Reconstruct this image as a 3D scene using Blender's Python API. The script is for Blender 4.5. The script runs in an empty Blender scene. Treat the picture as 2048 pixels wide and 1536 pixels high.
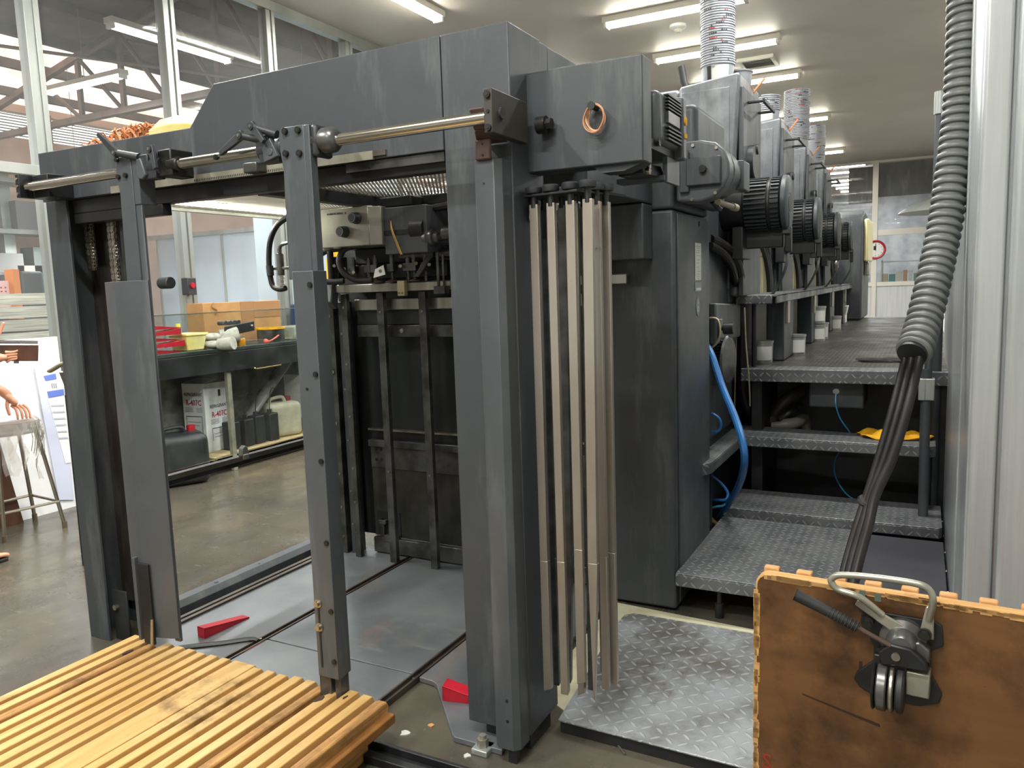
import bpy, bmesh, math, random
from mathutils import Vector, Matrix
PI = math.pi
R = random.Random(7)
scene = bpy.context.scene
COL = scene.collection

# ------------------------------------------------------------------ camera, world, exposure
YAW, PITCH, ROLL, FPX, CAMZ = 0.48362, 0.1227, -0.033536, 1565.4, 1.55
_fw = Vector((-math.sin(YAW)*math.cos(PITCH), math.cos(YAW)*math.cos(PITCH), -math.sin(PITCH)))
_rt = Vector((math.cos(YAW), math.sin(YAW), 0)); _up = _rt.cross(_fw)
_r2 = math.cos(ROLL)*_rt + math.sin(ROLL)*_up
_u2 = -math.sin(ROLL)*_rt + math.cos(ROLL)*_up
cam_d = bpy.data.cameras.new('camera'); cam = bpy.data.objects.new('camera', cam_d); COL.objects.link(cam)
cam.matrix_world = Matrix(((_r2.x, _u2.x, -_fw.x, 0), (_r2.y, _u2.y, -_fw.y, 0), (_r2.z, _u2.z, -_fw.z, CAMZ), (0, 0, 0, 1)))
cam_d.sensor_fit = 'HORIZONTAL'; cam_d.sensor_width = 36.0; cam_d.lens = FPX/2048*36.0
cam_d.clip_start = 0.02; cam_d.clip_end = 200
scene.camera = cam

def at(px, py, x=None, y=None, z=None):
    """world point where the ray measured on the photograph meets a plane of the place"""
    d = _fw + (px-1024)/FPX*_r2 - (py-768)/FPX*_u2
    if x is not None: t = x/d.x
    elif y is not None: t = y/d.y
    else: t = (z-CAMZ)/d.z
    return Vector((0, 0, CAMZ)) + d*t

w = bpy.data.worlds.new('daylight'); scene.world = w; w.use_nodes = True
w.node_tree.nodes['Background'].inputs[0].default_value = (1.0, 0.97, 0.95, 1)
w.node_tree.nodes['Background'].inputs[1].default_value = 1.0

scene.view_settings.view_transform = 'Standard'
scene.view_settings.look = 'None'
scene.view_settings.gamma = 1.0
scene.view_settings.exposure = 1.55
scene.view_settings.use_curve_mapping = False
try:
    scene.cycles.max_bounces = 10; scene.cycles.transparent_max_bounces = 16
    scene.cycles.sample_clamp_indirect = 6.0; scene.cycles.caustics_reflective = False; scene.cycles.caustics_refractive = False
except Exception: pass
LAMP_W = 36.0       # watts of each ceiling fixture
CEIL = 4.62

# ------------------------------------------------------------------ materials
def lin(c):
    if isinstance(c, str):
        c = c.lstrip('#'); c = [int(c[i:i+2], 16)/255 for i in (0, 2, 4)]
    return tuple(v/12.92 if v <= .04045 else ((v+.055)/1.055)**2.4 for v in c) + (1.0,)
class NT:
    def __init__(s, name):
        s.m = bpy.data.materials.new(name); s.m.use_nodes = True; s.t = s.m.node_tree
        s.b = s.t.nodes['Principled BSDF']; s.out = s.t.nodes['Material Output']
    def n(s, typ, **k):
        nd = s.t.nodes.new(typ)
        for a, v in k.items():
            if a.startswith('i_'):
                key = a[2:]; key = int(key) if key.isdigit() else key.replace('_', ' ')
                nd.inputs[key].default_value = v
            else: setattr(nd, a, v)
        return nd
    def l(s, a, b): s.t.links.new(a, b)
    def math(s, op, a, b=None, clamp=False):
        nd = s.t.nodes.new('ShaderNodeMath'); nd.operation = op; nd.use_clamp = clamp
        for i, v in enumerate((a, b)):
            if v is None: continue
            if isinstance(v, (int, float)): nd.inputs[i].default_value = v
            else: s.l(v, nd.inputs[i])
        return nd.outputs[0]
    def mix(s, f, a, b):
        nd = s.t.nodes.new('ShaderNodeMix'); nd.data_type = 'RGBA'
        for i, v in ((0, f), (6, a), (7, b)):
            if hasattr(v, 'links'): s.l(v, nd.inputs[i])
            else: nd.inputs[i].default_value = v
        return nd.outputs[2]
    def noise(s, scale, detail=4, rough=.55, vec=None, stretch=None):
        nd = s.n('ShaderNodeTexNoise'); nd.inputs['Scale'].default_value = scale
        nd.inputs['Detail'].default_value = detail; nd.inputs['Roughness'].default_value = rough
        tc = s.n('ShaderNodeTexCoord')
        v = vec or tc.outputs['Object']
        if stretch:
            mp = s.n('ShaderNodeMapping'); mp.inputs['Scale'].default_value = stretch; s.l(v, mp.inputs[0]); v = mp.outputs[0]
        s.l(v, nd.inputs['Vector']); return nd.outputs['Fac']
    def ramp(s, f, a, b):
        nd = s.n('ShaderNodeMapRange'); nd.inputs[1].default_value = a; nd.inputs[2].default_value = b
        s.l(f, nd.inputs[0]); return nd.outputs[0]
    def bump(s, h, strength=.3, dist=.002):
        nd = s.n('ShaderNodeBump'); nd.inputs['Strength'].default_value = strength; nd.inputs['Distance'].default_value = dist
        s.l(h, nd.inputs['Height']); s.l(nd.outputs[0], s.b.inputs['Normal'])

def mat(name, col, rough=.5, metal=0., col2=None, scale=6., lo=.4, hi=.65, stretch=None, bump=0., bscale=80., rvar=0., spec=None, **kw):
    t = NT(name); c = lin(col)
    t.b.inputs['Roughness'].default_value = rough; t.b.inputs['Metallic'].default_value = metal
    t.b.inputs['Base Color'].default_value = c
    if spec is not None: t.b.inputs['Specular IOR Level'].default_value = spec
    if col2:
        f = t.ramp(t.noise(scale, stretch=stretch), lo, hi)
        t.l(t.mix(f, c, lin(col2)), t.b.inputs['Base Color'])
        if rvar: t.l(t.math('ADD', t.math('MULTIPLY', f, rvar), rough), t.b.inputs['Roughness'])
    if bump: t.bump(t.noise(bscale, stretch=stretch), bump, .002)
    return t.m
def emis(name, col, strength):
    t = NT(name); t.b.inputs['Base Color'].default_value = (0, 0, 0, 1)
    t.b.inputs['Emission Color'].default_value = lin(col); t.b.inputs['Emission Strength'].default_value = strength
    return t.m
def glass_mat(name, tint=(1, 1, 1, 1), gloss=.07, rough=.02, haze=0., hazecol=(.8, .85, .85, 1), smear=False):
    t = NT(name); t.t.nodes.remove(t.b)
    tr = t.n('ShaderNodeBsdfTransparent'); tr.inputs[0].default_value = tint
    gl = t.n('ShaderNodeBsdfGlossy'); gl.inputs['Roughness'].default_value = rough
    lw = t.n('ShaderNodeFresnel'); lw.inputs[0].default_value = 1.06
    mx = t.n('ShaderNodeMixShader'); t.l(t.math('ADD', lw.outputs[0], gloss*.3, True), mx.inputs[0])
    t.l(tr.outputs[0], mx.inputs[1]); t.l(gl.outputs[0], mx.inputs[2]); res = mx.outputs[0]
    if haze:
        df = t.n('ShaderNodeBsdfDiffuse'); df.inputs[0].default_value = hazecol
        m2 = t.n('ShaderNodeMixShader')
        if smear:  # uneven pale haze, painted in as streaky reflections
            f = t.math('MULTIPLY', t.ramp(t.noise(2.2, 6, .7), .42, .75), haze); t.l(f, m2.inputs[0])
        else: m2.inputs[0].default_value = haze
        t.l(res, m2.inputs[1]); t.l(df.outputs[0], m2.inputs[2]); res = m2.outputs[0]
    t.l(res, t.out.inputs[0]); return t.m

def checker_mat(name, c1, c2, cl, pitch=.034, stain=None, rough=.38):
    t = NT(name); tc = t.n('ShaderNodeTexCoord'); sp = t.n('ShaderNodeSeparateXYZ'); t.l(tc.outputs['Object'], sp.inputs[0])
    u = t.math('DIVIDE', sp.outputs[0], pitch); v = t.math('DIVIDE', t.math('ADD', sp.outputs[1], sp.outputs[2]), pitch)
    fu, fv = t.math('FLOOR', u), t.math('FLOOR', v)
    par = t.math('MULTIPLY', t.math('ABSOLUTE', t.math('MODULO', t.math('ADD', fu, fv), 2)), 2)
    sg = t.math('SUBTRACT', par, 1)
    lx = t.math('SUBTRACT', t.math('SUBTRACT', u, fu), .5); ly = t.math('SUBTRACT', t.math('SUBTRACT', v, fv), .5)
    sy = t.math('MULTIPLY', ly, sg)
    a = t.math('MULTIPLY', t.math('ADD', lx, sy), .7071); b = t.math('MULTIPLY', t.math('SUBTRACT', lx, sy), .7071)
    d = t.math('ADD', t.math('POWER', t.math('ABSOLUTE', t.math('DIVIDE', a, .46)), 2), t.math('POWER', t.math('ABSOLUTE', t.math('DIVIDE', b, .13)), 2))
    h = t.math('SUBTRACT', 1, t.math('MULTIPLY', d, 1), True)
    hs = t.ramp(h, 0, .45)
    n1 = t.ramp(t.noise(3.5, 5, .6), .38, .62)
    base = t.mix(n1, lin(c1), lin(c2))
    if stain: base = t.mix(t.math('MULTIPLY', t.ramp(t.noise(5, 6, .7), .5, .66), .8), base, lin(stain))
    t.l(t.mix(t.math('MULTIPLY', hs, .55), base, lin(cl)), t.b.inputs['Base Color'])
    t.b.inputs['Metallic'].default_value = .3
    t.l(t.math('ADD', t.math('MULTIPLY', n1, .22), rough), t.b.inputs['Roughness'])
    t.bump(hs, .9, .0022)
    return t.m

def concrete():
    t = NT('polished_concrete')
    a = t.ramp(t.noise(.9, 7, .65), .3, .7); b = t.ramp(t.noise(5, 5, .6, stretch=(1, .45, 1)), .35, .7)
    c = t.mix(a, lin('#4a4841'), lin('#6b6453')); c = t.mix(t.math('MULTIPLY', b, .6), c, lin('#3f3d38'))
    sc = t.ramp(t.noise(14, 8, .8, stretch=(.3, 1, 1)), .58, .75)
    c = t.mix(t.math('MULTIPLY', sc, .35), c, lin('#9c9686'))
    t.l(c, t.b.inputs['Base Color'])
    t.l(t.math('ADD', t.math('MULTIPLY', b, .18), .16), t.b.inputs['Roughness'])
    t.bump(t.noise(2.2, 4, .6), .25, .01)
    return t.m
def paint(name, c, c2, rough=.42, worn='#8c9090', wear=.2, metal=0.1, s=3.0):
    t = NT(name)
    a = t.ramp(t.noise(s, 6, .6), .3, .7); col = t.mix(a, lin(c), lin(c2))
    st = t.ramp(t.noise(2.2, 5, .7, stretch=(3, 3, .5)), .52, .75); col = t.mix(t.math('MULTIPLY', st, .35), col, lin(worn))
    sp = t.ramp(t.noise(34, 6, .8, stretch=(1, 1, .4)), .66, .76); col = t.mix(t.math('MULTIPLY', sp, wear), col, lin(worn))
    t.l(col, t.b.inputs['Base Color']); t.b.inputs['Metallic'].default_value = metal
    t.l(t.math('ADD', t.math('MULTIPLY', a, .15), rough), t.b.inputs['Roughness'])
    t.bump(t.noise(180, 2), .12, .001); return t.m
def plate_mat():
    t = NT('worn_steel_floor_plate')
    a = t.ramp(t.noise(2.0, 6, .6), .35, .65); col = t.mix(a, lin('#74777a'), lin('#5a5f63'))
    r = t.ramp(t.noise(2.6, 4, .6, stretch=(1, .8, 1)), .58, .72); col = t.mix(t.math('MULTIPLY', r, .55), col, lin('#8a7465'))
    s = t.ramp(t.noise(9, 8, .75, stretch=(.35, 1.2, 1)), .55, .75); col = t.mix(t.math('MULTIPLY', s, .5), col, lin('#8f9089'))
    t.l(col, t.b.inputs['Base Color']); t.b.inputs['Metallic'].default_value = .2
    t.l(t.math('ADD', t.math('MULTIPLY', s, .2), .33), t.b.inputs['Roughness']); return t.m
def wood(name, c, c2, dirt, axis=1, rough=.45, dirt_lo=.56, sc=18):
    t = NT(name); st = [1, 1, 1]; st[axis] = .07
    g = t.ramp(t.noise(sc*2, 5, .6, stretch=tuple(st)), .3, .7); col = t.mix(g, lin(c), lin(c2))
    d = t.ramp(t.noise(3.0, 6, .7), dirt_lo, dirt_lo+.16); col = t.mix(t.math('MULTIPLY', d, .75), col, lin(dirt))
    sp = t.ramp(t.noise(60, 3, .6, stretch=tuple(st[i]*(.5 if i == axis else 1)*3 for i in range(3))), .7, .76)
    col = t.mix(t.math('MULTIPLY', sp, .6), col, lin(dirt))
    t.l(col, t.b.inputs['Base Color']); t.b.inputs['Roughness'].default_value = rough
    t.bump(g, .15, .001); return t.m
def slot_mat(name, c, pitch=.016, ang=.6, open_=.42):
    t = NT(name); tc = t.n('ShaderNodeTexCoord'); sp = t.n('ShaderNodeSeparateXYZ'); t.l(tc.outputs['Object'], sp.inputs[0])
    u = t.math('ADD', t.math('MULTIPLY', sp.outputs[0], math.cos(ang)), t.math('MULTIPLY', sp.outputs[1], math.sin(ang)))
    v = t.math('SUBTRACT', t.math('MULTIPLY', sp.outputs[1], math.cos(ang)), t.math('MULTIPLY', sp.outputs[0], math.sin(ang)))
    f = t.math('LESS_THAN', t.math('FRACT', t.math('DIVIDE', u, pitch)), open_)
    g = t.math('LESS_THAN', t.math('FRACT', t.math('DIVIDE', v, .16)), .88)
    tr = t.n('ShaderNodeBsdfTransparent'); mx = t.n('ShaderNodeMixShader'); t.l(t.math('MULTIPLY', f, g), mx.inputs[0])
    t.b.inputs['Base Color'].default_value = lin(c); t.b.inputs['Roughness'].default_value = .5; t.b.inputs['Metallic'].default_value = .3
    t.l(t.b.outputs[0], mx.inputs[1]); t.l(tr.outputs[0], mx.inputs[2]); t.l(mx.outputs[0], t.out.inputs[0]); return t.m

M = dict(
    grey=paint('dark_grey_machine_paint', '#45494d', '#3b4044'),
    grey2=paint('mid_grey_machine_paint', '#54585c', '#464b4f', rough=.34),
    warm=paint('brownish_dark_paint', '#3f3c38', '#33302c', rough=.5),
    light=paint('light_worn_grey_paint', '#8d9195', '#7b8084', rough=.33, worn='#c4c6c6', wear=.35, metal=.3),
    cast=paint('cast_tower_metal', '#7d8185', '#5d6165', rough=.32, worn='#b0b2b2', wear=.3, metal=.45, s=7),
    black=mat('black_paint', '#17181a', .45, col2='#26282a', bump=.05),
    rubber=mat('black_rubber', '#1a1b1c', .55, col2='#2b2b2b'),
    knob=mat('dark_plastic', '#2f3236', .45),
    steel=mat('brushed_steel', '#b4b0a6', .28, .9, '#96907f', 14, stretch=(1, .2, .1)),
    shaft=mat('polished_shaft_steel', '#c8c3b6', .18, 1., '#8d8371', 5, .5, .75, stretch=(.3, 3, 3)),
    rod=mat('dull_nickel_bar', '#b5aea5', .36, .75, '#968a7b', 3, .35, .7, stretch=(3, 3, .4)),
    dsteel=mat('dark_oily_steel', '#646564', .3, .6, '#403f3c', 9),
    bolt=mat('blackened_bolt', '#3a3a38', .35, .7),
    alu=mat('aluminium_profile', '#aeb2ae', .38, .45, '#969b97', 2, stretch=(1, 1, .2)),
    alud=mat('aluminium_profile_grey', '#83867f', .45, .3, '#6f726b', 2),
    silver=mat('silver_fascia', '#a8a698', .32, .6, '#97958a', 7),
    rust=mat('brown_rusty_steel', '#5b4640', .6, .2, '#47352f', 16, bump=.3),
    floor=concrete(), plate=plate_mat(),
    ceil=mat('ceiling_paint', '#d2ccc4', .5, 0, '#c9c2ba', .6),
    wallp=mat('wall_paint', '#cfcfca', .6, 0, '#c2c2bd', 1),
    wood=wood('yellow_pallet_wood', '#dfbb7e', '#c79c58', '#4b2d18', 1),
    woodend=wood('frayed_pallet_wood', '#c99a5c', '#8a6136', '#4a2f1c', 1, .7, .5, 30),
    plyedge=wood('pale_frayed_ply_edge', '#cfa46a', '#a87c46', '#6b3f22', 0, .75, .56, 26),
    ply=wood('varnished_brown_ply', '#74502f', '#5c3f24', '#2e1c10', 0, .3, .45, 5),
    peg=mat('orange_wood_tip', '#c79a68', .6, 0, '#b98550', 20),
    chk=checker_mat('checker_plate_grey', '#7b7e80', '#595c5e', '#adb0b2', .040),
    chkd=checker_mat('checker_plate_dark', '#4a4843', '#363431', '#8c8a84', .026, rough=.3),
    chkw=checker_mat('checker_plate_white_worn', '#a3a8ac', '#6a6b69', '#bfc1c2', .046, stain='#5c554a'),
    red=mat('red_plastic', '#b81f30', .35, 0, '#a01828', 10),
    white=mat('white_plastic', '#e6e6e2', .45),
    enamel=mat('white_enamel_fixture', '#dcd8ce', .4),
    tube=emis('fluorescent_tube', '#fffbe8', 15.0), tubeh=emis('fluorescent_tube_cool', '#f4f8ff', 15.0),
    board=mat('white_card', '#eceef0', .6, 0, '#e2e5e9', 3),
    glass=glass_mat('window_glass', (.97, .98, .975, 1), .01, .01, .05, (.75, .78, .78, 1)),
    guard=glass_mat('guard_acrylic_reflections', (.93, .96, .95, 1), .15, .04, .22, (.55, .6, .58, 1), True),  # whitish haze in the pane imitates streaks of reflected light
    hose=mat('grey_conduit', '#6f7270', .4, 0, '#7a7d79', 10),
    hosed=mat('grey_conduit_ring', '#595c59', .45),
    cable=mat('black_cable', '#1c1c1d', .42, 0, '#2b2826', 8, stretch=(1, 1, .3), spec=.25),
    blue=mat('blue_hose', '#1f5f9e', .35, 0, '#2870b0', 5),
    lblue=mat('light_blue_tube', '#2f86b5', .35),
    yellow=mat('yellow_cloth', '#f0b416', .8, 0, '#d99a10', 20, bump=.5, bscale=60),
    ytray=mat('yellowish_clear_plastic', '#e9df9a', .35, 0, '#e3d27a', 4),
    card=mat('cardboard', '#b48a58', .8, 0, '#a77c4b', 6), card2=mat('cardboard_dark', '#97704a', .8),
    skin=mat('skin', '#d9a184', .5, 0, '#cc8f73', 12, spec=.3),
    pink=mat('hall_wall_pink', '#c9b3a4', .8, 0, '#b59f90', .8),
    ivory=mat('stained_ivory_metal', '#c4bb7c', .35, .2, '#5a584a', 7, .46, .66, stretch=(2, 2, .4)),
)
M['grill'] = slot_mat('slotted_white_sheet', '#d6d3c8', .017, .55, .45)

# ------------------------------------------------------------------ mesh helpers
def origin_of(o):
    while o.parent: o = o.parent
    return o.location.copy()
def frame(d):
    d = d.normalized(); a = Vector((0, 0, 1)) if abs(d.z) < .9 else Vector((1, 0, 0))
    u = d.cross(a).normalized(); return u, d.cross(u).normalized()
class MB:
    def __init__(s): s.bm = bmesh.new(); s.X = None
    def v(s, p):
        p = Vector(p); return s.bm.verts.new(s.X @ p if s.X else p)
    def f(s, vs):
        try: return s.bm.faces.new(vs)
        except ValueError: return None
    def box(s, x0, x1, y0, y1, z0, z1):
        x0, x1 = sorted((x0, x1)); y0, y1 = sorted((y0, y1)); z0, z1 = sorted((z0, z1))
        q = [s.v((x, y, z)) for z in (z0, z1) for x, y in ((x0, y0), (x1, y0), (x1, y1), (x0, y1))]
        for a in ((3, 2, 1, 0), (4, 5, 6, 7), (0, 1, 5, 4), (1, 2, 6, 5), (2, 3, 7, 6), (3, 0, 4, 7)): s.f([q[i] for i in a])
        return s
    def hexa(s, q):
        q = [s.v(p) for p in q]
        for a in ((3, 2, 1, 0), (4, 5, 6, 7), (0, 1, 5, 4), (1, 2, 6, 5), (2, 3, 7, 6), (3, 0, 4, 7)): s.f([q[i] for i in a])
        return s
    def prism(s, poly, ax, a, b):
        def P(p, t):
            return {'x': (t, p[0], p[1]), 'y': (p[0], t, p[1]), 'z': (p[0], p[1], t)}[ax]
        A = [s.v(P(p, a)) for p in poly]; B = [s.v(P(p, b)) for p in poly]
        s.f(A[::-1]); s.f(B); n = len(poly)
        for i in range(n): s.f((A[i], A[(i+1) % n], B[(i+1) % n], B[i]))
        return s
    def cyl(s, p0, p1, r0, r1=None, n=16):
        r1 = r0 if r1 is None else r1; p0, p1 = Vector(p0), Vector(p1); u, v = frame(p1-p0)
        A, B = [], []
        for i in range(n):
            c = math.cos(2*PI*i/n)*u + math.sin(2*PI*i/n)*v
            A.append(s.v(p0+c*r0)); B.append(s.v(p1+c*r1))
        s.f(A[::-1]); s.f(B)
        for i in range(n): s.f((A[i], A[(i+1) % n], B[(i+1) % n], B[i]))
        return s
    def lathe(s, prof, o, ax=(0, 0, 1), n=20):
        closed = len(prof) > 3 and abs(prof[0][0]-prof[-1][0]) < 1e-4 and prof[0][0] > .002
        o = Vector(o); ax = Vector(ax).normalized(); u, v = frame(ax); rings = []
        for r, h in prof:
            rings.append([s.v(o+ax*h+(math.cos(2*PI*i/n)*u+math.sin(2*PI*i/n)*v)*max(r, 1e-4)) for i in range(n)])
        for A, B in zip(rings, rings[1:]):
            for i in range(n): s.f((A[i], A[(i+1) % n], B[(i+1) % n], B[i]))
        if closed:
            A, B = rings[-1], rings[0]
            for i in range(n): s.f((A[i], A[(i+1) % n], B[(i+1) % n], B[i]))
        else: s.f(rings[0][::-1]); s.f(rings[-1])
        return s
    def tube(s, pts, r, n=10, smooth=4, rfun=None, flat=None):
        pts = [Vector(p) for p in pts]
        if smooth and len(pts) > 2:
            o = []
            for i in range(len(pts)-1):
                p0, p1, p2, p3 = pts[max(i-1, 0)], pts[i], pts[i+1], pts[min(i+2, len(pts)-1)]
                for k in range(smooth):
                    t = k/smooth
                    o.append(.5*((2*p1)+(-p0+p2)*t+(2*p0-5*p1+4*p2-p3)*t*t+(-p0+3*p1-3*p2+p3)*t**3))
            o.append(pts[-1]); pts = o
        u = None; rings = []
        for i, p in enumerate(pts):
            d = (pts[min(i+1, len(pts)-1)]-pts[max(i-1, 0)]).normalized()
            if u is None: u, v = frame(d)
            else:
                u = (u-d*u.dot(d)).normalized(); v = d.cross(u)
            rr = rfun(i/(len(pts)-1), i)*r if rfun else r
            fl = flat if flat else 1
            rings.append([s.v(p+(math.cos(2*PI*k/n)*u+math.sin(2*PI*k/n)*v*fl)*rr) for k in range(n)])
        for A, B in zip(rings, rings[1:]):
            for i in range(n): s.f((A[i], A[(i+1) % n], B[(i+1) % n], B[i]))
        s.f(rings[0][::-1]); s.f(rings[-1]); return s
    def ball(s, c, r, n=12, m=8):
        c = Vector(c); r = (r, r, r) if isinstance(r, (int, float)) else r; rings = []
        for j in range(1, m):
            a = PI*j/m
            rings.append([s.v(c+Vector((r[0]*math.sin(a)*math.cos(2*PI*i/n), r[1]*math.sin(a)*math.sin(2*PI*i/n), r[2]*math.cos(a)))) for i in range(n)])
        t = s.v(c+Vector((0, 0, r[2]))); b = s.v(c-Vector((0, 0, r[2])))
        for i in range(n):
            s.f((t, rings[0][i], rings[0][(i+1) % n])); s.f((b, rings[-1][(i+1) % n], rings[-1][i]))
        for A, B in zip(rings, rings[1:]):
            for i in range(n): s.f((A[i], B[i], B[(i+1) % n], A[(i+1) % n]))
        return s
    def build(s, name, m, parent=None, bevel=0., seg=2, local=False, ang=35, label=None, cat=None, group=None, kind=None, noise=None):
        bm = s.bm; bmesh.ops.recalc_face_normals(bm, faces=bm.faces[:])
        me = bpy.data.meshes.new(name)
        if parent is not None:
            off = Vector() if local else origin_of(parent)
        else:
            xs = [v.co for v in bm.verts]
            off = Vector(((min(p.x for p in xs)+max(p.x for p in xs))/2, (min(p.y for p in xs)+max(p.y for p in xs))/2, min(p.z for p in xs)))
        for v in bm.verts: v.co -= off
        bm.to_mesh(me); bm.free()
        for p in me.polygons: p.use_smooth = True
        try: me.set_sharp_from_angle(angle=math.radians(ang))
        except Exception: pass
        o = bpy.data.objects.new(name, me); COL.objects.link(o)
        if isinstance(m, str): m = M[m]
        if m: me.materials.append(m)
        if parent is not None: o.parent = parent
        else: o.location = off
        if bevel:
            b = o.modifiers.new('bevel', 'BEVEL'); b.width = bevel; b.segments = seg; b.limit_method = 'ANGLE'; b.angle_limit = math.radians(40)
            b.harden_normals = False
        if label: o['label'] = label
        if cat: o['category'] = cat
        if group: o['group'] = group
        if kind: o['kind'] = kind
        return o
def B(*a): return MB().box(*a)
def thing(name, label, cat, loc=(0, 0, 0), group=None, rz=0, rot=None):
    o = bpy.data.objects.new(name, None); COL.objects.link(o); o.location = loc; o.empty_display_size = .1
    if rot: o.rotation_euler = rot
    elif rz: o.rotation_euler = (0, 0, rz)
    o['label'] = label; o['category'] = cat
    if group: o['group'] = group
    return o
def copy_thing(o, loc, label=None, rz=None, group=None):
    def rec(a, par):
        c = a.copy(); COL.objects.link(c)
        if par is not None: c.parent = par; c.matrix_parent_inverse = a.matrix_parent_inverse.copy()
        for ch in a.children: rec(ch, c)
        return c
    c = rec(o, None); c.location = loc
    if label: c['label'] = label
    if rz is not None: c.rotation_euler = (0, 0, rz)
    if group: c['group'] = group
    return c
def text(body, size, m, pos, xdir, zdir, name='lettering', parent=None, depth=.0006, align='LEFT', font_w=1.0, bold=0.):
    cu = bpy.data.curves.new('t', 'FONT'); cu.body = body; cu.size = size; cu.extrude = depth/2; cu.align_x = align; cu.offset = bold
    cu.resolution_u = 2
    ob = bpy.data.objects.new('t', cu); COL.objects.link(ob)
    dg = bpy.context.evaluated_depsgraph_get(); me = bpy.data.meshes.new_from_object(ob.evaluated_get(dg))
    bpy.data.objects.remove(ob); bpy.data.curves.remove(cu)
    xd = Vector(xdir).normalized(); zd = Vector(zdir).normalized(); n = xd.cross(zd)
    off = origin_of(parent) if parent is not None else Vector()
    for v in me.vertices:
        c = v.co; v.co = Vector(pos) + xd*c.x*font_w + zd*c.y + n*c.z - off
    o = bpy.data.objects.new(name, me); COL.objects.link(o); me.materials.clear(); me.materials.append(M[m] if isinstance(m, str) else m)
    if parent is not None: o.parent = parent
    return o
M['ink'] = mat('black_print', '#1c1c1c', .6); M['inkred'] = mat('red_print', '#b3262c', .6); M['inkblue'] = mat('blue_print', '#5b74c4', .6)
M['inkgrey'] = mat('grey_print', '#8a8f96', .6); M['paper'] = mat('paper_label', '#c9cac2', .5)
M['lens'] = mat('cream_body', '#d8cf9f', .35)
# ================================================================== THE ROOM
def struct(b, name, m, **k): return b.build(name, m, kind='structure', **k)
WX = -6.2; FY = 23.9
struct(B(-24, 5, -6, 36, -.2, 0), 'floor', 'floor')
struct(B(WX-.1, 3.0, -5, FY+.1, CEIL, CEIL+.15), 'ceiling', 'ceil')
struct(B(3.0, 3.15, -5, 36, 0, CEIL), 'wall_right', 'wallp')
struct(B(-16, 3.15, -5.15, -5, 0, 7.5), 'wall_front', 'wallp')
# left window wall: aluminium window bays between mullions
mull = [-4.9+1.28*i for i in range(0, 24)]
mull = [3.95+1.287*k for k in range(-6, 17) if 3.95+1.287*k < FY]
struct(B(WX-.09, WX+.02, -5, mull[0]-.06, 0, CEIL), 'wall_left', 'wallp')
struct(B(WX-.06, WX+.06, mull[0], FY, CEIL-.1, CEIL), 'trim_1', 'alu', bevel=.004)
struct(B(WX-.05, WX+.05, mull[0], FY, 0, .1), 'baseboard_left', 'alu', bevel=.004)
for i, (a, b) in enumerate(zip(mull, mull[1:]+[FY])):
    fr = MB()
    fr.box(WX-.06, WX+.05, a-.06, a, .1, CEIL-.1); fr.box(WX-.055, WX+.045, a, a+.012, .1, CEIL-.1)
    fr.box(WX-.05, WX+.06, a+.012, a+.055, .1, CEIL-.1)
    fr.box(WX-.04, WX+.05, a+.055, b-.06, 2.54, 2.62); fr.box(WX-.03, WX+.04, a+.055, b-.06, .1, .16)
    fo = struct(fr, 'window_%d' % (i+1), 'alu', bevel=.003)
    B(WX-.004, WX+.004, a+.05, b-.055, .15, 2.55).build('lower_pane', 'glass', fo)
    B(WX-.004, WX+.004, a+.05, b-.055, 2.61, CEIL-.09).build('upper_pane', 'glass', fo)
# far wall (glazed partition)
fw = struct(B(-6.2, 3.0, FY, FY+.1, 0, 1.25), 'wall_back', mat('white_ribbed_panel', '#d2d4d6', .5, 0, '#c2c5c8', 7, stretch=(5, 1, .1)))
for k, (xa, xb) in enumerate(((-6.2, -3.7), (-3.7, -1.2), (-1.2, 1.2), (1.2, 3.0))):
    fr = MB(); fr.box(xb-.07, xb+.07, FY-.04, FY+.06, 1.25, CEIL); fr.box(xa+.07, xb-.07, FY-.03, FY+.06, 1.25, 1.36)
    fr.box(xa+.07, xb-.07, FY-.03, FY+.06, 2.62, 2.78); fr.box(xa+.07, xb-.07, FY-.03, FY+.06, CEIL-.06, CEIL)
    fr.box((xa+xb)/2+.03, (xa+xb)/2+.1, FY-.02, FY+.04, 1.36, 2.62)
    o = struct(fr, 'window_%d' % (40+k), 'enamel')
    B(xa+.07, xb-.07, FY, FY+.008, 1.36, CEIL-.06).build('pane', 'glass', o)
struct(MB().box(-1.24, -1.13, FY-.06, FY-.03, 0, CEIL), 'trim_2', 'enamel')
struct(B(-1.9, -1.25, FY+.3, FY+.4, 3.55, CEIL-.1), 'trim_3', 'warm')
# room behind the far wall
struct(B(-8, 5, FY+.1, 36, 4.9, 5.0), 'ceiling_back_room', mat('back_room_ceiling', '#a8978a', .8))
struct(B(-8, 5, 36, 36.1, 0, 5), 'wall_back_room', mat('back_room_wall', '#b4b6b6', .7, 0, '#8a8f93', 1.5))
struct(B(-1.2, 3.0, FY+.5, FY+.6, 3.7, 4.6), 'trim_4', 'warm')

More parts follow.
